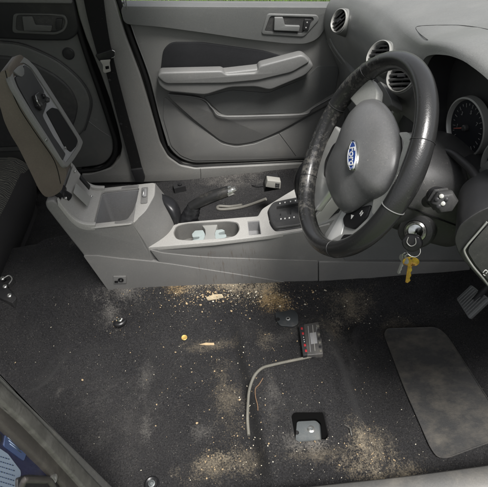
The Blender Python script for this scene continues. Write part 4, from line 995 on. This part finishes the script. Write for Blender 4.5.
# ================================================================== DASHBOARD
DB = empty('dashboard', Vector((.5, .6, .5)), 'pale grey dashboard with round air vents and recessed gauges', 'dashboard')
sec = {
    1.325: [(.56, .36), (.47, .42), (.43, .50), (.395, .58), (.378, .65), (.40, .715), (.47, .745), (.75, .76), (1.0, .76)],
    1.20: [(.56, .36), (.48, .42), (.445, .50), (.415, .60), (.398, .67), (.415, .735), (.48, .770), (.75, .79), (1.0, .80)],
    1.02: [(.56, .36), (.49, .42), (.455, .52), (.425, .62), (.402, .70), (.422, .765), (.49, .798), (.75, .82), (1.0, .82)],
    .84: [(.56, .38), (.49, .44), (.450, .54), (.418, .64), (.398, .72), (.420, .785), (.49, .822), (.75, .845), (1.0, .84)],
    .68: [(.56, .40), (.49, .46), (.450, .55), (.418, .64), (.400, .72), (.415, .79), (.475, .835), (.75, .865), (1.0, .85)],
    .56: [(.56, .42), (.49, .48), (.455, .56), (.428, .65), (.410, .74), (.408, .81), (.46, .850), (.75, .875), (1.0, .86)],
    .49: [(.56, .44), (.48, .50), (.445, .57), (.425, .66), (.408, .76), (.400, .835), (.45, .868), (.75, .885), (1.0, .86)],
    .40: [(.60, .53), (.50, .54), (.435, .58), (.420, .67), (.402, .78), (.396, .860), (.45, .890), (.75, .895), (1.0, .86)],
    .30: [(.60, .53), (.50, .54), (.435, .58), (.420, .67), (.404, .78), (.400, .868), (.46, .895), (.75, .895), (1.0, .86)],
    .18: [(.60, .53), (.50, .54), (.435, .58), (.420, .67), (.412, .76), (.418, .845), (.48, .875), (.75, .885), (1.0, .85)],
    .06: [(.60, .53), (.50, .54), (.440, .58), (.425, .66), (.420, .74), (.440, .81), (.52, .84), (.75, .86), (1.0, .84)],
    -.01: [(.60, .53), (.50, .54), (.450, .58), (.440, .66), (.440, .73), (.460, .79), (.54, .82), (.75, .84), (1.0, .83)]}
ys = sorted(sec, reverse=True)
rows = [spline([Vector((x, y, z)) for x, z in sec[y]], 6) for y in ys]
colsn = [spline([r[i] for r in rows], 5) for i in range(len(rows[0]))]
rings = []
for j in range(len(colsn[0])):
    r_ = [colsn[i][j] for i in range(len(colsn))]; y = r_[0].y
    rings.append(r_ + [Vector((1.0, y, .60)), Vector((.66, y, lerp(.50, .36, float(sm(.5, .7, y)))))])
dash = link('dash_body', rings_mesh(rings), M['dash'], DB, 50)
# cluster recess
rec = PP([(430, 56), (441, 53.5), (456, 54.5), (470, 60), (484, 72), (500, 92), (520, 130), (520, 215), (492, 196), (476, 176), (458, 160), (440, 150), (428, 150), (420, 110), (423, 75)], x=.41)
cut(dash, [cutter([p + Vector((-.08, 0, 0)) for p in fillet(rec, .02, 4)], (.20, 0, 0))])
DBV = bvh_of(dash)
# dark lining of the recess
linr = [p for p in fillet(rec, .02, 4)]
c_ = sum(linr, Vector()) / len(linr)
i1 = [p + (c_ - p).normalized() * .0008 + Vector((.002, 0, 0)) for p in linr]; i2 = [p + (c_ - p).normalized() * .006 for p in linr]
lining = []
rg = []
for k in range(6):
    t = k / 5; rg.append([Vector((.412 + .055 * t, p.y, p.z)) for p in i1])
for k in range(6):
    t = 1 - k / 5; rg.append([Vector((.412 + .055 * t, p.y, p.z)) + (c_ - p).normalized() * .003 for p in i1])
link('cluster_hood', rings_mesh(rg, True, False), M['black'], DB, 50)
prism('cluster_face', [Vector((.464, p.y, p.z)) for p in i1], (.006, 0, 0), M['shroud'], DB, 0)
# gauges
def gauge(c, lab, full):
    nrm = Vector((-.985, -.17, .02)).normalized()
    gz = lathe('gauge', c, nrm, [(.050, 0), (.0, .001)], M['face'], DB, 48, sx=1.0, sy=1.0, up=Vector((0, 0, 1)))
    lathe('gauge_bezel', c, nrm, [(.0490, -.004), (.0510, .004), (.0530, .008), (.0560, .007), (.0570, -.006)], M['silver'], gz, 56, sx=1.0, sy=1.0, up=Vector((0, 0, 1)))
    u = Vector((0, 0, 1)).cross(nrm).normalized(); v = nrm.cross(u)
    # driver sees u to the ... ; ticks
    marks = []
    for k in range(21):
        a = R(225 - k * 13.5); r0 = .037 if k % 2 else .034
        d = u * math.cos(a) * 1.0 + v * math.sin(a) * 1.1; t_ = u * -math.sin(a) + v * math.cos(a)
        marks.append(box_mesh(c + nrm * .0016 + d * (r0 + .041) / 2, d * (.041 - r0) / 2, t_ * .0005, nrm * .0003))
    link('dial_marks', join_meshes(marks), M['dialprint'], gz, 0)
    for k, s_ in enumerate('1357' if full else '357'):
        cu = bpy.data.curves.new('t', 'FONT'); cu.body = s_; cu.size = .010; cu.extrude = .0002; cu.align_x = 'CENTER'; cu.align_y = 'CENTER'
        to = bpy.data.objects.new('t', cu); COL.objects.link(to)
        dg = bpy.context.evaluated_depsgraph_get(); me = bpy.data.meshes.new_from_object(to.evaluated_get(dg)); bpy.data.objects.remove(to)
        a = R(198 - k * 54 * (1 if full else 1)); p = c + nrm * .0018 + u * math.cos(a) * .028 + v * math.sin(a) * .030
        mm = Matrix((u, v, nrm)).transposed().to_4x4(); mm.translation = p; me.transform(mm)
        link('dial_number', me, M['dialprint'], gz, 0)
    a = R(208); d = u * math.cos(a) + v * math.sin(a)
    tube('needle', [c + nrm * .006 - d * .004, c + nrm * .006 + d * .033], [.0016, .0007], M['needle'], gz, 8)
    lathe('needle_hub', c, nrm, [(.006, .002), (.006, .008), (.004, .010), (0, .010)], M['shroud'], gz, 24)
    return gz
gc = P(467.5, 127.5, x=.446)
gauge(gc, '', True)
gauge(gc + Vector((0, -.150, 0)), '', False)
# lower trim of the cluster: dark curved lip round the column
lipp = spline([P(*q, x=.40) for q in [(428, 150.5), (439, 149.8), (452, 153.5), (461, 160.5), (471, 170), (478.5, 182), (480.5, 193), (477.5, 204), (466, 219)]], 6)
tube('cluster_lip', lipp, .007, M['black'], DB, 10)
prism('lower_facia', fillet(PP([(478, 170), (495, 152), (520, 160), (520, 260), (478, 216), (483, 200), (484, 185)], x=.415), .006, 3), (.06, 0, 0), M['dash'], DB, .004)
prism('facia_strip', fillet(PP([(476, 180), (492, 196), (492, 202), (480, 190)], x=.405), .003, 3), (.02, 0, 0), M['black'], DB, .002)
# knee trim and side switch panel at the near end
sp_ = prism('side_panel', fillet(PP([(454, 240), (457, 230), (461, 224), (470, 217), (479, 211.5), (494, 205), (520, 230), (505, 304), (488, 288), (470, 268), (461, 258), (456.5, 249)], y=.10), .012, 4), (.06, .12, -.02), M['black'], DB, .008, 4)
tube('panel_bead', spline(PP([(487, 222), (475, 236), (466.5, 246), (464.5, 252), (472, 265), (482, 277), (489, 286)], y=.096), 6), .0016, M['silver'], DB, 8)
prism('side_panel_face', fillet(PP([(489, 224), (478, 236), (469, 247), (468, 252), (475, 264), (489, 281), (500, 290), (500, 226)], y=.097), .006, 4), (.02, .02, 0), M['shroud'], DB, .002)
sy = PP([(483, 272.5), (485.5, 270), (487.5, 271.5), (486, 273.5)], y=.094)
tube('bonnet_symbol', spline(sy, 5), .0007, M['white'], DB, 6)
tube('bonnet_symbol', PP([(483.5, 274.6), (485, 275.6)], y=.094), .0007, M['white'], DB, 6)
# glovebox side chamfer strips
tube('side_ridge', spline([q for q in (drop(a, b, DBV, .001)[0] for a, b in [(330.5, 38), (334, 46), (341, 56), (349, 66.5)]) if q], 5), .0045, M['dash'], DB, 10)
tube('side_ridge_shadow', spline([q for q in (drop(a, b, DBV, .000)[0] for a, b in [(327.5, 40), (331, 48), (339, 60), (347.5, 70)]) if q], 5), .0030, M['dashlow'], DB, 10)
prism('glovebox', fillet([Vector((.425, 1.31, .56)), Vector((.455, 1.31, .36)), Vector((.60, 1.31, .34)), Vector((.60, 1.31, .56))], .02, 4), (0, -.40, 0), M['dashlow'], DB, .012, 4)
# passenger airbag seam
for pts in ([(488, 29.5), (475, 27), (459, 25.3), (440, 25.2), (422, 25.8), (416, 27.5), (419, 33), (428, 40)],):
    q = [drop(a, b, DBV, .0002)[0] for a, b in pts]; q = [v for v in q if v is not None]
    tube('airbag_seam', spline(q, 6), .0006, M['shroud'], DB, 6)
# vents
def vent(px, py, nrm, r, lift, slat_n=6, podr=1.35, tilt=0):
    podr = 1.16
    p, nn = drop(px, py, DBV)
    nrm = Vector(nrm).normalized(); u = Vector((0, 0, 1)).cross(nrm).normalized(); v = nrm.cross(u)
    c = p + nrm * lift
    pod = lathe('vent_pod', c, nrm, [(r * podr * 1.05, -.070), (r * podr, -.03), (r * 1.13, -.010), (r * 1.09, -.003), (r * 1.0, -.003), (r * .97, -.030)], M['dash'], DB, 48, cap=False)
    vt = lathe('air_vent', c, nrm, [(r * .98, -.020), (0, -.020)], M['rubber'], DB, 40)
    lathe('vent_ring', c, nrm, [(r * .93, -.018), (r * .95, .001), (r * .98, .003), (r * 1.03, .002), (r * 1.05, -.004)], M['silver'], vt, 56, cap=False)
    ss = []
    ca, sa = math.cos(R(tilt)), math.sin(R(tilt)); a1_ = u * ca + v * sa; a2_ = v * ca - u * sa
    for k in range(slat_n):
        s_ = (k + .5) / slat_n * 2 - 1; hw = math.sqrt(max(.02, 1 - s_ * s_)) * r * .90
        ss.append(box_mesh(c + a2_ * s_ * r * .88 - nrm * .008, a1_ * hw, a2_ * .0014 + nrm * .0014, nrm * .006 - a2_ * .003))
    link('slats', join_meshes(ss), M['slat'], vt, 20)
    link('slat_divider', box_mesh(c - nrm * .013, a1_ * .0015, a2_ * r * .9, nrm * .004), M['black'], vt, 20)
    link('vent_knob', box_mesh(c - nrm * .002, a1_ * .008, a2_ * .003, nrm * .004), M['black'], vt, 20)
    return c
vent(344.5, 22.5, (-.86, -.34, .40), .034, .024, 5, 1.22, 48)
vent(385, 59, (-.78, -.30, .56), .034, .026, 6, 1.3, 20)
vent(407, 78.5, (-.76, -.38, .52), .035, .024, 6, 1.3, 20)
# centre stack
CS = [Vector((.17, 0, .29)), Vector((.20, 0, .345)), Vector((.27, 0, .44)), Vector((.34, 0, .56)), Vector((.385, 0, .66)), Vector((.405, 0, .70)), Vector((.60, 0, .70)), Vector((.60, 0, .08)), Vector((.20, 0, .08))]
prism('centre_stack', fillet([Vector((p.x + .03, yn + .025, p.z)) for p in CS], .01, 3), (0, .17, 0), M['black'], DB, .006)
for y0 in (yn + .012, yn + .186):
    st = [Vector((p.x + .03, y0, p.z)) for p in CS[:6]]; st2 = [p + Vector((.035, 0, -.020)) for p in st][::-1]
    prism('stack_trim', spline(st, 4) + spline(st2, 4), (0, .013, 0), M['silver'], DB, .002)
prism('stack_trim_inner', spline([Vector((p.x + .027, yn + .035, p.z)) for p in CS[:6]], 4) + spline([Vector((p.x + .04, yn + .035, p.z - .012)) for p in CS[:6]][::-1], 4), (0, .006, 0), M['spoke'], DB, .001)
# pale facia trim under the centre vents
prism('facia_trim', fillet(PP([(374.5, 84), (380, 81), (385, 88), (391, 99), (391.5, 105), (386, 107.5), (379, 100), (374.5, 92)], x=.375), .005, 4), (.03, 0, -.02), M['armrest'], DB, .003)
# knee bolster between column and console
prism('knee_trim', fillet([Vector((.43, yn, .66)), Vector((.41, yn, .60)), Vector((.45, yn, .52)), Vector((.52, yn, .47)), Vector((.62, yn, .47)), Vector((.62, yn, .66))], .02, 4), (0, -.46, 0), M['black'], DB, .01)

# ================================================================== STEERING COLUMN
wc = Vector((.235, .345, .714)); wn = Vector((-.881, -.019, .472)).normalized()
wu = Vector((0, 0, 1)).cross(wn).normalized(); wv_ = wn.cross(wu)
def W(u, v, n_=0.): return wc + wu * u + wv_ * v + wn * n_
SC = empty('steering_column', W(0, -.02, -.12), 'black steering column shroud carrying the stalk and the ignition lock', 'steering column')
rings = []
for (dn, ru, rv, cv) in [(-.045, .060, .055, -.02), (-.055, .070, .065, -.022), (-.08, .085, .078, -.020), (-.12, .098, .086, -.012), (-.16, .110, .094, -.004), (-.20, .117, .100, .0), (-.24, .112, .098, -.002), (-.27, .09, .08, -.01)]:
    rr_ = []
    for k in range(40):
        a = 2 * math.pi * k / 40; ca, sa = math.cos(a), math.sin(a)
        ex = .75
        rr_.append(W(math.copysign(abs(ca) ** ex, ca) * ru, cv + math.copysign(abs(sa) ** ex, sa) * rv, dn))
    rings.append(rr_)
link('shroud', rings_mesh(rings), M['shroud'], SC, 60)
tube('shroud_seam', spline([W(.0855, -.020, -.08), W(.0985, -.016, -.12), W(.1105, -.012, -.16), W(.1175, -.01, -.20)], 5), .0014, M['rubber'], SC, 6)
# stalk with knurled switch pod
sa_ = P(427, 202, y=.235); sb_ = P(437, 197, y=.205); sc_ = P(449, 204.5, y=.165)
stk = tube('stalk', [sa_, lerp(sa_, sb_, .6)], [.010, .013], M['shroud'], SC, 16)
ax = (sc_ - sb_).normalized()
tube('switch_ring', [sb_ - ax * .006, sb_ + ax * .006], [.017, .0185], M['blacks'], SC, 22)
pod = tube('switch_pod', spline([sb_ + ax * .006, sb_ + ax * .016, sb_ + ax * .030, sb_ + ax * .038], 4), [.0185, .0185, .0215, .0218, .019, .019, .0215, .0218, .0215, .020, .0185, .017, .013], M['shroud'], SC, 6, .95)
bevel(pod, .002, 2, 25)
for k, q in enumerate([(437, 199.5), (441.5, 196.2), (443, 203.5), (438.6, 206.3), (446, 199.5)]):
    c0 = P(*q, y=.2); dv = (c0 - CAM).normalized()
    h = bvh_of(pod).ray_cast(CAM, dv)[0]
    if h: lathe('switch_button', h, -dv, [(.0036, -.002), (.0036, .0012), (.0026, .002), (0, .002)], M['spoke'] if k in (1, 2) else M['black'], pod, 14)
tube('pod_trim', [h_ for h_ in [P(441, 193.5, y=.19), P(447, 196.5, y=.187), P(452, 204, y=.187), P(451, 208, y=.19)]], .0012, M['silver'], pod, 6)
# ignition lock
ig = P(414.5, 232, y=.232)
igu = Vector((-.55, -.72, .42)).normalized()
lathe('ignition_surround', ig - igu * .014, igu, [(.034, -.02), (.034, .0), (.030, .006), (.021, .008), (.019, .0)], M['shroud'], SC, 40)
lathe('ignition_ring', ig - igu * .010, igu, [(.020, -.006), (.020, .006), (.0165, .0085), (.0140, .006), (.0135, .0)], M['metal'], SC, 36)
lathe('ignition_barrel', ig - igu * .010, igu, [(.0135, -.002), (.0125, .003), (0, .004)], M['chrome'], SC, 30)
# ---- keys
KB = empty('key_bunch', ig, 'key fob in the ignition with ring, brass key and steel key hanging', 'keys')
f0 = P(413.2, 234.5, y=.205); f1 = P(411.5, 248.5, y=.195)
dk = (f1 - f0).normalized(); sx_ = igu.cross(dk).normalized()
fob = fillet([f0 - sx_ * .011, f0 + sx_ * .011, f0 + dk * .014 + sx_ * .019, f1 + sx_ * .014, f1 + dk * .007, f1 - sx_ * .014, f0 + dk * .014 - sx_ * .019], .006, 4)
fb = prism('key_fob', [p + igu * .006 for p in fob], -igu * .013, M['blacks'], KB, .003, 4)
tube('fob_bead', spline([f0 + dk * .004 + igu * .0075 - sx_ * .006, f0 + dk * .014 + igu * .008 - sx_ * .0075, f0 + dk * .020 + igu * .0078, f0 + dk * .014 + igu * .008 + sx_ * .0075, f0 + dk * .004 + igu * .0075 + sx_ * .006], 5), .0008, M['silver'], fb, 6)
link('key_blade', box_mesh(f0 - igu * .012 + dk * .006, sx_ * .001, dk * .004, igu * .012), M['metal'], KB)
rcen = P(413.5, 250.3, y=.200); rn = (CAM - rcen).normalized() * .8 + Vector((.3, 0, .35)); rn.normalize()
ru_ = rn.orthogonal().normalized(); rv2 = rn.cross(ru_)
tube('split_ring', [rcen + (ru_ * math.cos(a) + rv2 * math.sin(a)) * .0125 for a in [k * 2 * math.pi / 40 for k in range(41)]], .0010, M['metal'], KB, 8)
def key(c0, c1, wd, material, name, facing):
    d = (c1 - c0); L = d.length; d.normalize(); s_ = facing.cross(d).normalized()
    out = []
    for a in range(15):
        t = math.pi * (1.5 - 0) ; ang = -2.3 + 4.6 * a / 14
        out.append(c0 + d * (.42 * wd) - d * math.cos(ang) * wd * .5 + s_ * math.sin(ang) * wd * .55)
    bl = wd * .17; L0 = wd * .80
    out += [c0 + d * L0 + s_ * bl]
    nt_ = 6
    for k in range(nt_):
        x = L0 + (L - L0) * (k + .5) / (nt_ + .5); out += [c0 + d * x + s_ * bl * (1 if k % 2 else .55)]
    out += [c0 + d * L + s_ * .0003, c0 + d * (L - .002) - s_ * bl, c0 + d * L0 - s_ * bl]
    o = prism(name, out, facing * .0022, material, KB, .0004, 2)
    hc = c0 + d * .003
    cut(o, [cutter([hc + facing * -.01 + (d * math.cos(t) + s_ * math.sin(t)) * .0022 for t in [k * math.pi / 6 for k in range(12)]], facing * .03)])
    return o
fac = (CAM - rcen).normalized()
kr = P(411, 255.5, y=.200); 
key(P(411.5, 257.5, y=.198), P(407.5, 283, y=.198), .027, M['brass'], 'brass_key', (fac + Vector((.1, 0, 0))).normalized())
key(P(405.5, 256, y=.204), P(398.5, 274, y=.204), .020, M['silver'], 'steel_key', (fac + Vector((-.6, .1, .1))).normalized())
tube('small_ring', [P(409 + 4.2 * math.cos(a), 257 + 2.8 * math.sin(a), y=.199) for a in [k * 2 * math.pi / 24 for k in range(25)]], .0008, M['metal'], KB, 6)
tube('small_ring', [P(405 + 2.6 * math.cos(a), 256 + 3.2 * math.sin(a), y=.202) for a in [k * 2 * math.pi / 24 for k in range(25)]], .0008, M['metal'], KB, 6)

# ================================================================== STEERING WHEEL
SW = empty('steering_wheel', wc, 'black leather steering wheel, worn grey in places, with blue oval badge', 'steering wheel')
RM = .179
NU, NV = 120, 22
bm = bmesh.new(); vs = []
for i in range(NU):
    t = 2 * math.pi * i / NU; rad = wu * math.cos(t) + wv_ * math.sin(t)
    # thumb rests: a little thicker near ten and two
    thick = 1 + .10 * math.exp(-((abs(math.degrees(math.atan2(math.sin(t), abs(math.cos(t)))) - 22) / 16) ** 2))
    row = []
    for j in range(NV):
        a = 2 * math.pi * j / NV
        row.append(bm.verts.new(wc + rad * (RM + math.cos(a) * .0158 * thick) + wn * math.sin(a) * .0190 * thick))
    vs.append(row)
for i in range(NU):
    for j in range(NV): bm.faces.new((vs[i][j], vs[i][(j + 1) % NV], vs[(i + 1) % NU][(j + 1) % NV], vs[(i + 1) % NU][j]))
bmesh.ops.recalc_face_normals(bm, faces=bm.faces)
me = bpy.data.meshes.new('rim'); bm.to_mesh(me); bm.free()
link('rim', me, M['leather'], SW, 0)
for deg in (5, 175, -48, -132, 40, 140):
    t = R(deg); rad = wu * math.cos(t) + wv_ * math.sin(t); c_ = wc + rad * RM
    k_ = 1 + .10 * math.exp(-((abs(math.degrees(math.atan2(math.sin(t), abs(math.cos(t)))) - 22) / 16) ** 2))
    tube('rim_stitch', [c_ + rad * math.cos(a) * .0160 * k_ + wn * math.sin(a) * .0192 * k_ for a in [k * 2 * math.pi / 30 for k in range(31)]], .0007 if deg != 5 else .0009, M['black'] if deg != 5 else M['armrest'], SW, 6)
# airbag cover
po = [(-.112, .050), (-.100, .072), (-.075, .089), (-.042, .099), (0, .102), (.035, .099), (.068, .090), (.100, .074), (.122, .054), (.132, .034), (.134, .014), (.124, -.006), (.111, -.022), (.100, -.042), (.088, -.066), (.070, -.085), (.035, -.095), (0, -.097), (-.035, -.095), (-.064, -.085), (-.080, -.066), (-.088, -.042), (-.094, -.022), (-.102, -.004), (-.111, .014), (-.115, .035)]
pv = spline([Vector((a, b, 0)) for a, b in po], 4, True)
cx_, cy_ = 0.0, .005
rings = []
for s_, h in [(.70, -.034), (.82, -.026), (.92, -.017), (.975, -.009), (.985, -.006), (.955, .001), (.89, .009), (.78, .017), (.62, .024), (.43, .029), (.22, .0315), (.02, .032)]:
    rings.append([W(cx_ + max(0, h) * .45 + (p.x - cx_) * s_, cy_ + (p.y - cy_) * s_, h) for p in pv])
padm = link('airbag_cover', rings_mesh(rings), M['pad'], SW, 60)
# hub body behind the cover
rings = []
for s_, h in [(.40, -.075), (.50, -.062), (.60, -.046), (.66, -.026)]:
    rings.append([W(p.x * s_, cy_ + (p.y - cy_) * s_, h) for p in pv])
link('hub', rings_mesh(rings), M['blacks'], SW, 60)
# spokes
def spoke(pts, h0, th, material, name='spoke', bev=.005):
    return prism(name, fillet([W(a, b, h0) for a, b in pts], .006, 3), -wn * th, material, SW, bev, 3)
for s_ in (1, -1):
    if s_ == -1: spoke([(-.060, .088), (-.092, .062), (-.112, .050), (-.165, .046), (-.150, .085), (-.130, .105), (-.080, .103)][::-1], -.006, .016, M['spoke'])
    else: spoke([(s_ * .090, .088), (s_ * .120, .05), (s_ * .110, -.01), (s_ * .135, -.030), (s_ * .168, -.015), (s_ * .168, .04), (s_ * .150, .085), (s_ * .130, .105), (s_ * .080, .103), (s_ * .06, .09)][::s_], -.006, .020, M['spoke'])
    spoke([(s_ * .035, -.085), (s_ * .108, -.012), (s_ * .168, -.020), (s_ * .160, -.066), (s_ * .128, -.122), (s_ * .068, -.160), (s_ * .040, -.165)][::s_], -.014, .016, M['spokelow'])
    bp2 = spoke([(s_ * .066, -.078), (s_ * .112, -.026), (s_ * .124, -.046), (s_ * .116, -.082), (s_ * .086, -.102), (s_ * .066, -.098)][::s_], -.010, .006, M['blacks'], 'button_pod', .002)
    if s_ == 1:
        a_, b_ = (.088, -.074), (.106, -.052)
        # left-pointing triangle and two bars, as on the buttons
        tri = [(-.0045, 0), (.0030, .0045), (.0030, -.0045)]
        prism('button_symbol', [W(a_[0] + x, a_[1] + y, -.0092) for x, y in tri], -wn * .001, M['white'], bp2, 0)
        for dx in (-.0025, .0025):
            prism('button_symbol', [W(b_[0] + dx + x, b_[1] + y, -.0092) for x, y in [(-.0011, -.004), (.0011, -.004), (.0011, .004), (-.0011, .004)]], -wn * .001, M['white'], bp2, 0)
prism('chrome_strip', fillet([W(a, b, -.0128) for a, b in [(.046, -.090), (.062, -.082), (.090, -.118), (.074, -.150), (.058, -.160)]], .003, 3), -wn * .004, M['bright'], SW, .0015)
prism('dark_strip', fillet([W(a, b, -.0125) for a, b in [(.096, -.112), (.122, -.088), (.132, -.100), (.112, -.128), (.098, -.134)]], .003, 3), -wn * .004, M['blacks'], SW, .0012)
# badge with script
PB = bvh_of(padm)
bc, bn = drop(354, 155.8, PB)
bn = (wn * .35 + bn * .65).normalized(); bu = Vector((0, 0, 1)).cross(bn).normalized(); bv = bn.cross(bu); bu, bv = bu * math.cos(R(-32)) + bv * math.sin(R(-32)), bv * math.cos(R(-32)) - bu * math.sin(R(-32)); bc = bc + bn * .0022
bd = lathe('badge', bc, bn, [(.0305, -.004), (.0305, .0015), (.0292, .0028), (.0278, .0022)], M['chrome'], SW, 48, sx=1.0, sy=.42, up=bv)
lathe('badge_enamel', bc, bn, [(.0280, .0), (.0280, .0022), (.018, .0027), (0, .0028)], M['blue'], bd, 48, sx=1.0, sy=.41, up=bv)
cu = bpy.data.curves.new('t', 'FONT'); cu.body = 'Ford'; cu.size = .0215; cu.extrude = .0003; cu.shear = .35; cu.align_x = 'CENTER'; cu.align_y = 'CENTER'; cu.space_character = .92; cu.offset = .00018
to = bpy.data.objects.new('t', cu); COL.objects.link(to)
dg = bpy.context.evaluated_depsgraph_get(); me = bpy.data.meshes.new_from_object(to.evaluated_get(dg)); bpy.data.objects.remove(to)
mm = Matrix((bu, bv, bn)).transposed().to_4x4(); mm.translation = bc + bn * .0029; me.transform(mm)
link('badge_script', me, M['white'], bd, 0)
tube('badge_line', [bc + bn * .0026 + bu * math.cos(a) * .0262 + bv * math.sin(a) * .0104 for a in [k * 2 * math.pi / 40 for k in range(41)]], .0004, M['white'], bd, 6)

# ================================================================== NEAR SIDE: sill and pillar
NS = empty('door_sill', Vector((.1, -.01, .08)), 'grey sill trim along the near edge of the carpet', 'sill trim')
rings = []
for i in range(41):
    x = lerp(-.40, 1.0, i / 40)
    y0 = lerp(.008, .0, i / 40) + .010 * sm(.25, .75, x)
    prf = [(.0, .050), (-.002, .088), (-.008, .098), (-.030, .102), (-.070, .098), (-.085, .080), (-.09, .0)]
    rings.append([Vector((x, y0 + a, b)) for a, b in prf])
link('sill_trim', rings_mesh(rings), M['sill'], NS, 50)
rings = [[Vector((x, a, b)) for a, b in [(-.07, .07), (-.085, .075), (-.10, .06), (-.16, .03), (-.17, -.12), (-.07, -.12)]] for x in (-1.3, 1.0)]
link('painted_sill', rings_mesh(rings), M['paint'], NS, 40)

NP = empty('door_pillar', Vector((-.36, -.04, .1)), 'near door pillar with worn grey rubber seal and blue painted jamb', 'door pillar')
def band(name, outer, inner, x0, dep, material, bev=.003, seg=3):
    """strip running up the pillar between two traced edges"""
    a = PP(outer, x=x0); b = PP(inner, x=x0)
    return prism(name, a + b[::-1], (-dep, 0, 0), material, NP, bev, seg)
edge_in = [(-60, 302), (-20, 350), (0, 374), (30, 403), (60, 434), (90, 464), (118, 492), (140, 515)]
e1 = [(-60, 310), (-20, 356), (0, 380), (30, 409), (60, 441), (87, 471), (110, 495), (130, 520)]
e2 = [(-60, 333), (-20, 376), (0, 401), (25, 423), (50, 449), (72, 474), (88, 492), (108, 520)]
e3 = [(-60, 352), (-20, 398), (0, 423), (22, 444), (44, 465), (58, 480), (68, 492), (90, 520)]
edge_out = [(-60, 400), (-20, 450), (0, 476), (-10, 520), (70, 520)]
band('trim_edge', edge_in, e1, -.326, .03, M['sill'], .004)
band('rubber_seal', e1, e2, -.320, .03, M['seal'], .004, 3)
band('seal_flange', e2, e3, -.328, .02, M['sealb'], .005, 3)
tube('seal_gap', spline([p for p in PP(e2, x=-.3245)], 4), .0035, M['rubber'], NP, 8)
jam = prism('painted_jamb', PP([(-60, 345), (-20, 392), (0, 417), (22, 438), (44, 459), (58, 474), (68, 486), (95, 525), (-60, 525)], x=-.338), (-.05, 0, 0), M['paint'], NP, .004)
prism('pillar_body', [Vector((-.36, -.13, .05)), Vector((-.36, .02, .05)), Vector((-.385, -.005, .9)), Vector((-.385, -.15, .9))], (-.12, 0, 0), M['paint'], NP, .01)
# stickers
lb = prism('label', fillet(PP([(-14, 448), (0, 448.5), (8, 454), (20.5, 470.5), (21, 474), (18, 487), (10, 500), (-14, 500)], x=-.3368), .003, 3), (-.001, 0, 0), M['label'], NP, 0)
def lines(outl_px, rows_, x0, parent, lo, hi, slope):
    ms = []
    random.seed(11)
    for (sx0, sy0, n_) in rows_:
        x = sx0
        for _ in range(n_):
            wd = random.uniform(.8, 2.6)
            ms.append(prism_mesh(PP([(x, sy0 + (x - sx0) * slope), (x + wd, sy0 + (x + wd - sx0) * slope), (x + wd, sy0 + (x + wd - sx0) * slope + .8), (x, sy0 + (x - sx0) * slope + .8)], x=x0), Vector((-.0004, 0, 0)))); x += wd + .6
    return link('printed_lines', join_meshes(ms), M['ink'], parent, 0)
lines(None, [(0, 456, 4), (0, 461, 6), (0, 466, 7), (0, 471, 7), (0, 476, 7), (0, 481, 6), (0, 486, 6)], -.3363, lb, 0, 1, .30)
lb2 = prism('label', fillet(PP([(6, 433), (12, 434), (28, 449), (24, 461), (4, 446)], x=-.3370), .003, 3), (-.001, 0, 0), mat('dark_blue_label', (.05, .075, .16), .4), NP, 0)
ms = [prism_mesh(PP([(8 + k, 437 + 3.2 * k), (20 + k * .6, 447 + 2.6 * k), (20 + k * .6, 447.8 + 2.6 * k), (8 + k, 437.8 + 3.2 * k)], x=-.3366), Vector((-.0004, 0, 0))) for k in range(3)]
link('printed_lines', join_meshes(ms), M['label'], lb2, 0)
# latch striker
stp = prism('striker_plate', fillet(PP([(18, 478), (28, 474.5), (52, 476), (60, 486), (50, 500), (18, 500)], x=-.333), .004, 3), (-.006, 0, 0), M['black'], NP, .001)
tube('striker_loop', spline([P(20, 492, x=-.325), P(24, 481, x=-.312), P(28, 480, x=-.31), P(44, 480.5, x=-.31), P(50, 481, x=-.312), P(55, 490, x=-.325)], 5), .0042, M['sealb'], NP, 10)
lathe('striker_bolt', P(52, 478.5, x=-.333), Vector((1, -.2, .2)), [(.007, 0), (.007, .005), (.004, .006), (0, .005)], M['metal'], NP, 18)
prism('door_check', fillet(PP([(-14, 430), (1, 433), (2.5, 440), (-4, 446), (-14, 444)], x=-.334), .003), (-.006, 0, 0), M['black'], NP, .002)

# ================================================================== ROOF over the rear of the cabin
rf = prism('roof_panel', [Vector((-1.4, .10, 1.22)), Vector((-.05, .10, 1.27)), Vector((-.05, 1.24, 1.27)), Vector((-1.4, 1.24, 1.22))], (0, 0, .03), mat('headlining', (.45, .44, .40), .9), None, .01)
tag(rf, 'grey roof lining over the rear of the cabin', 'roof', kind='structure')
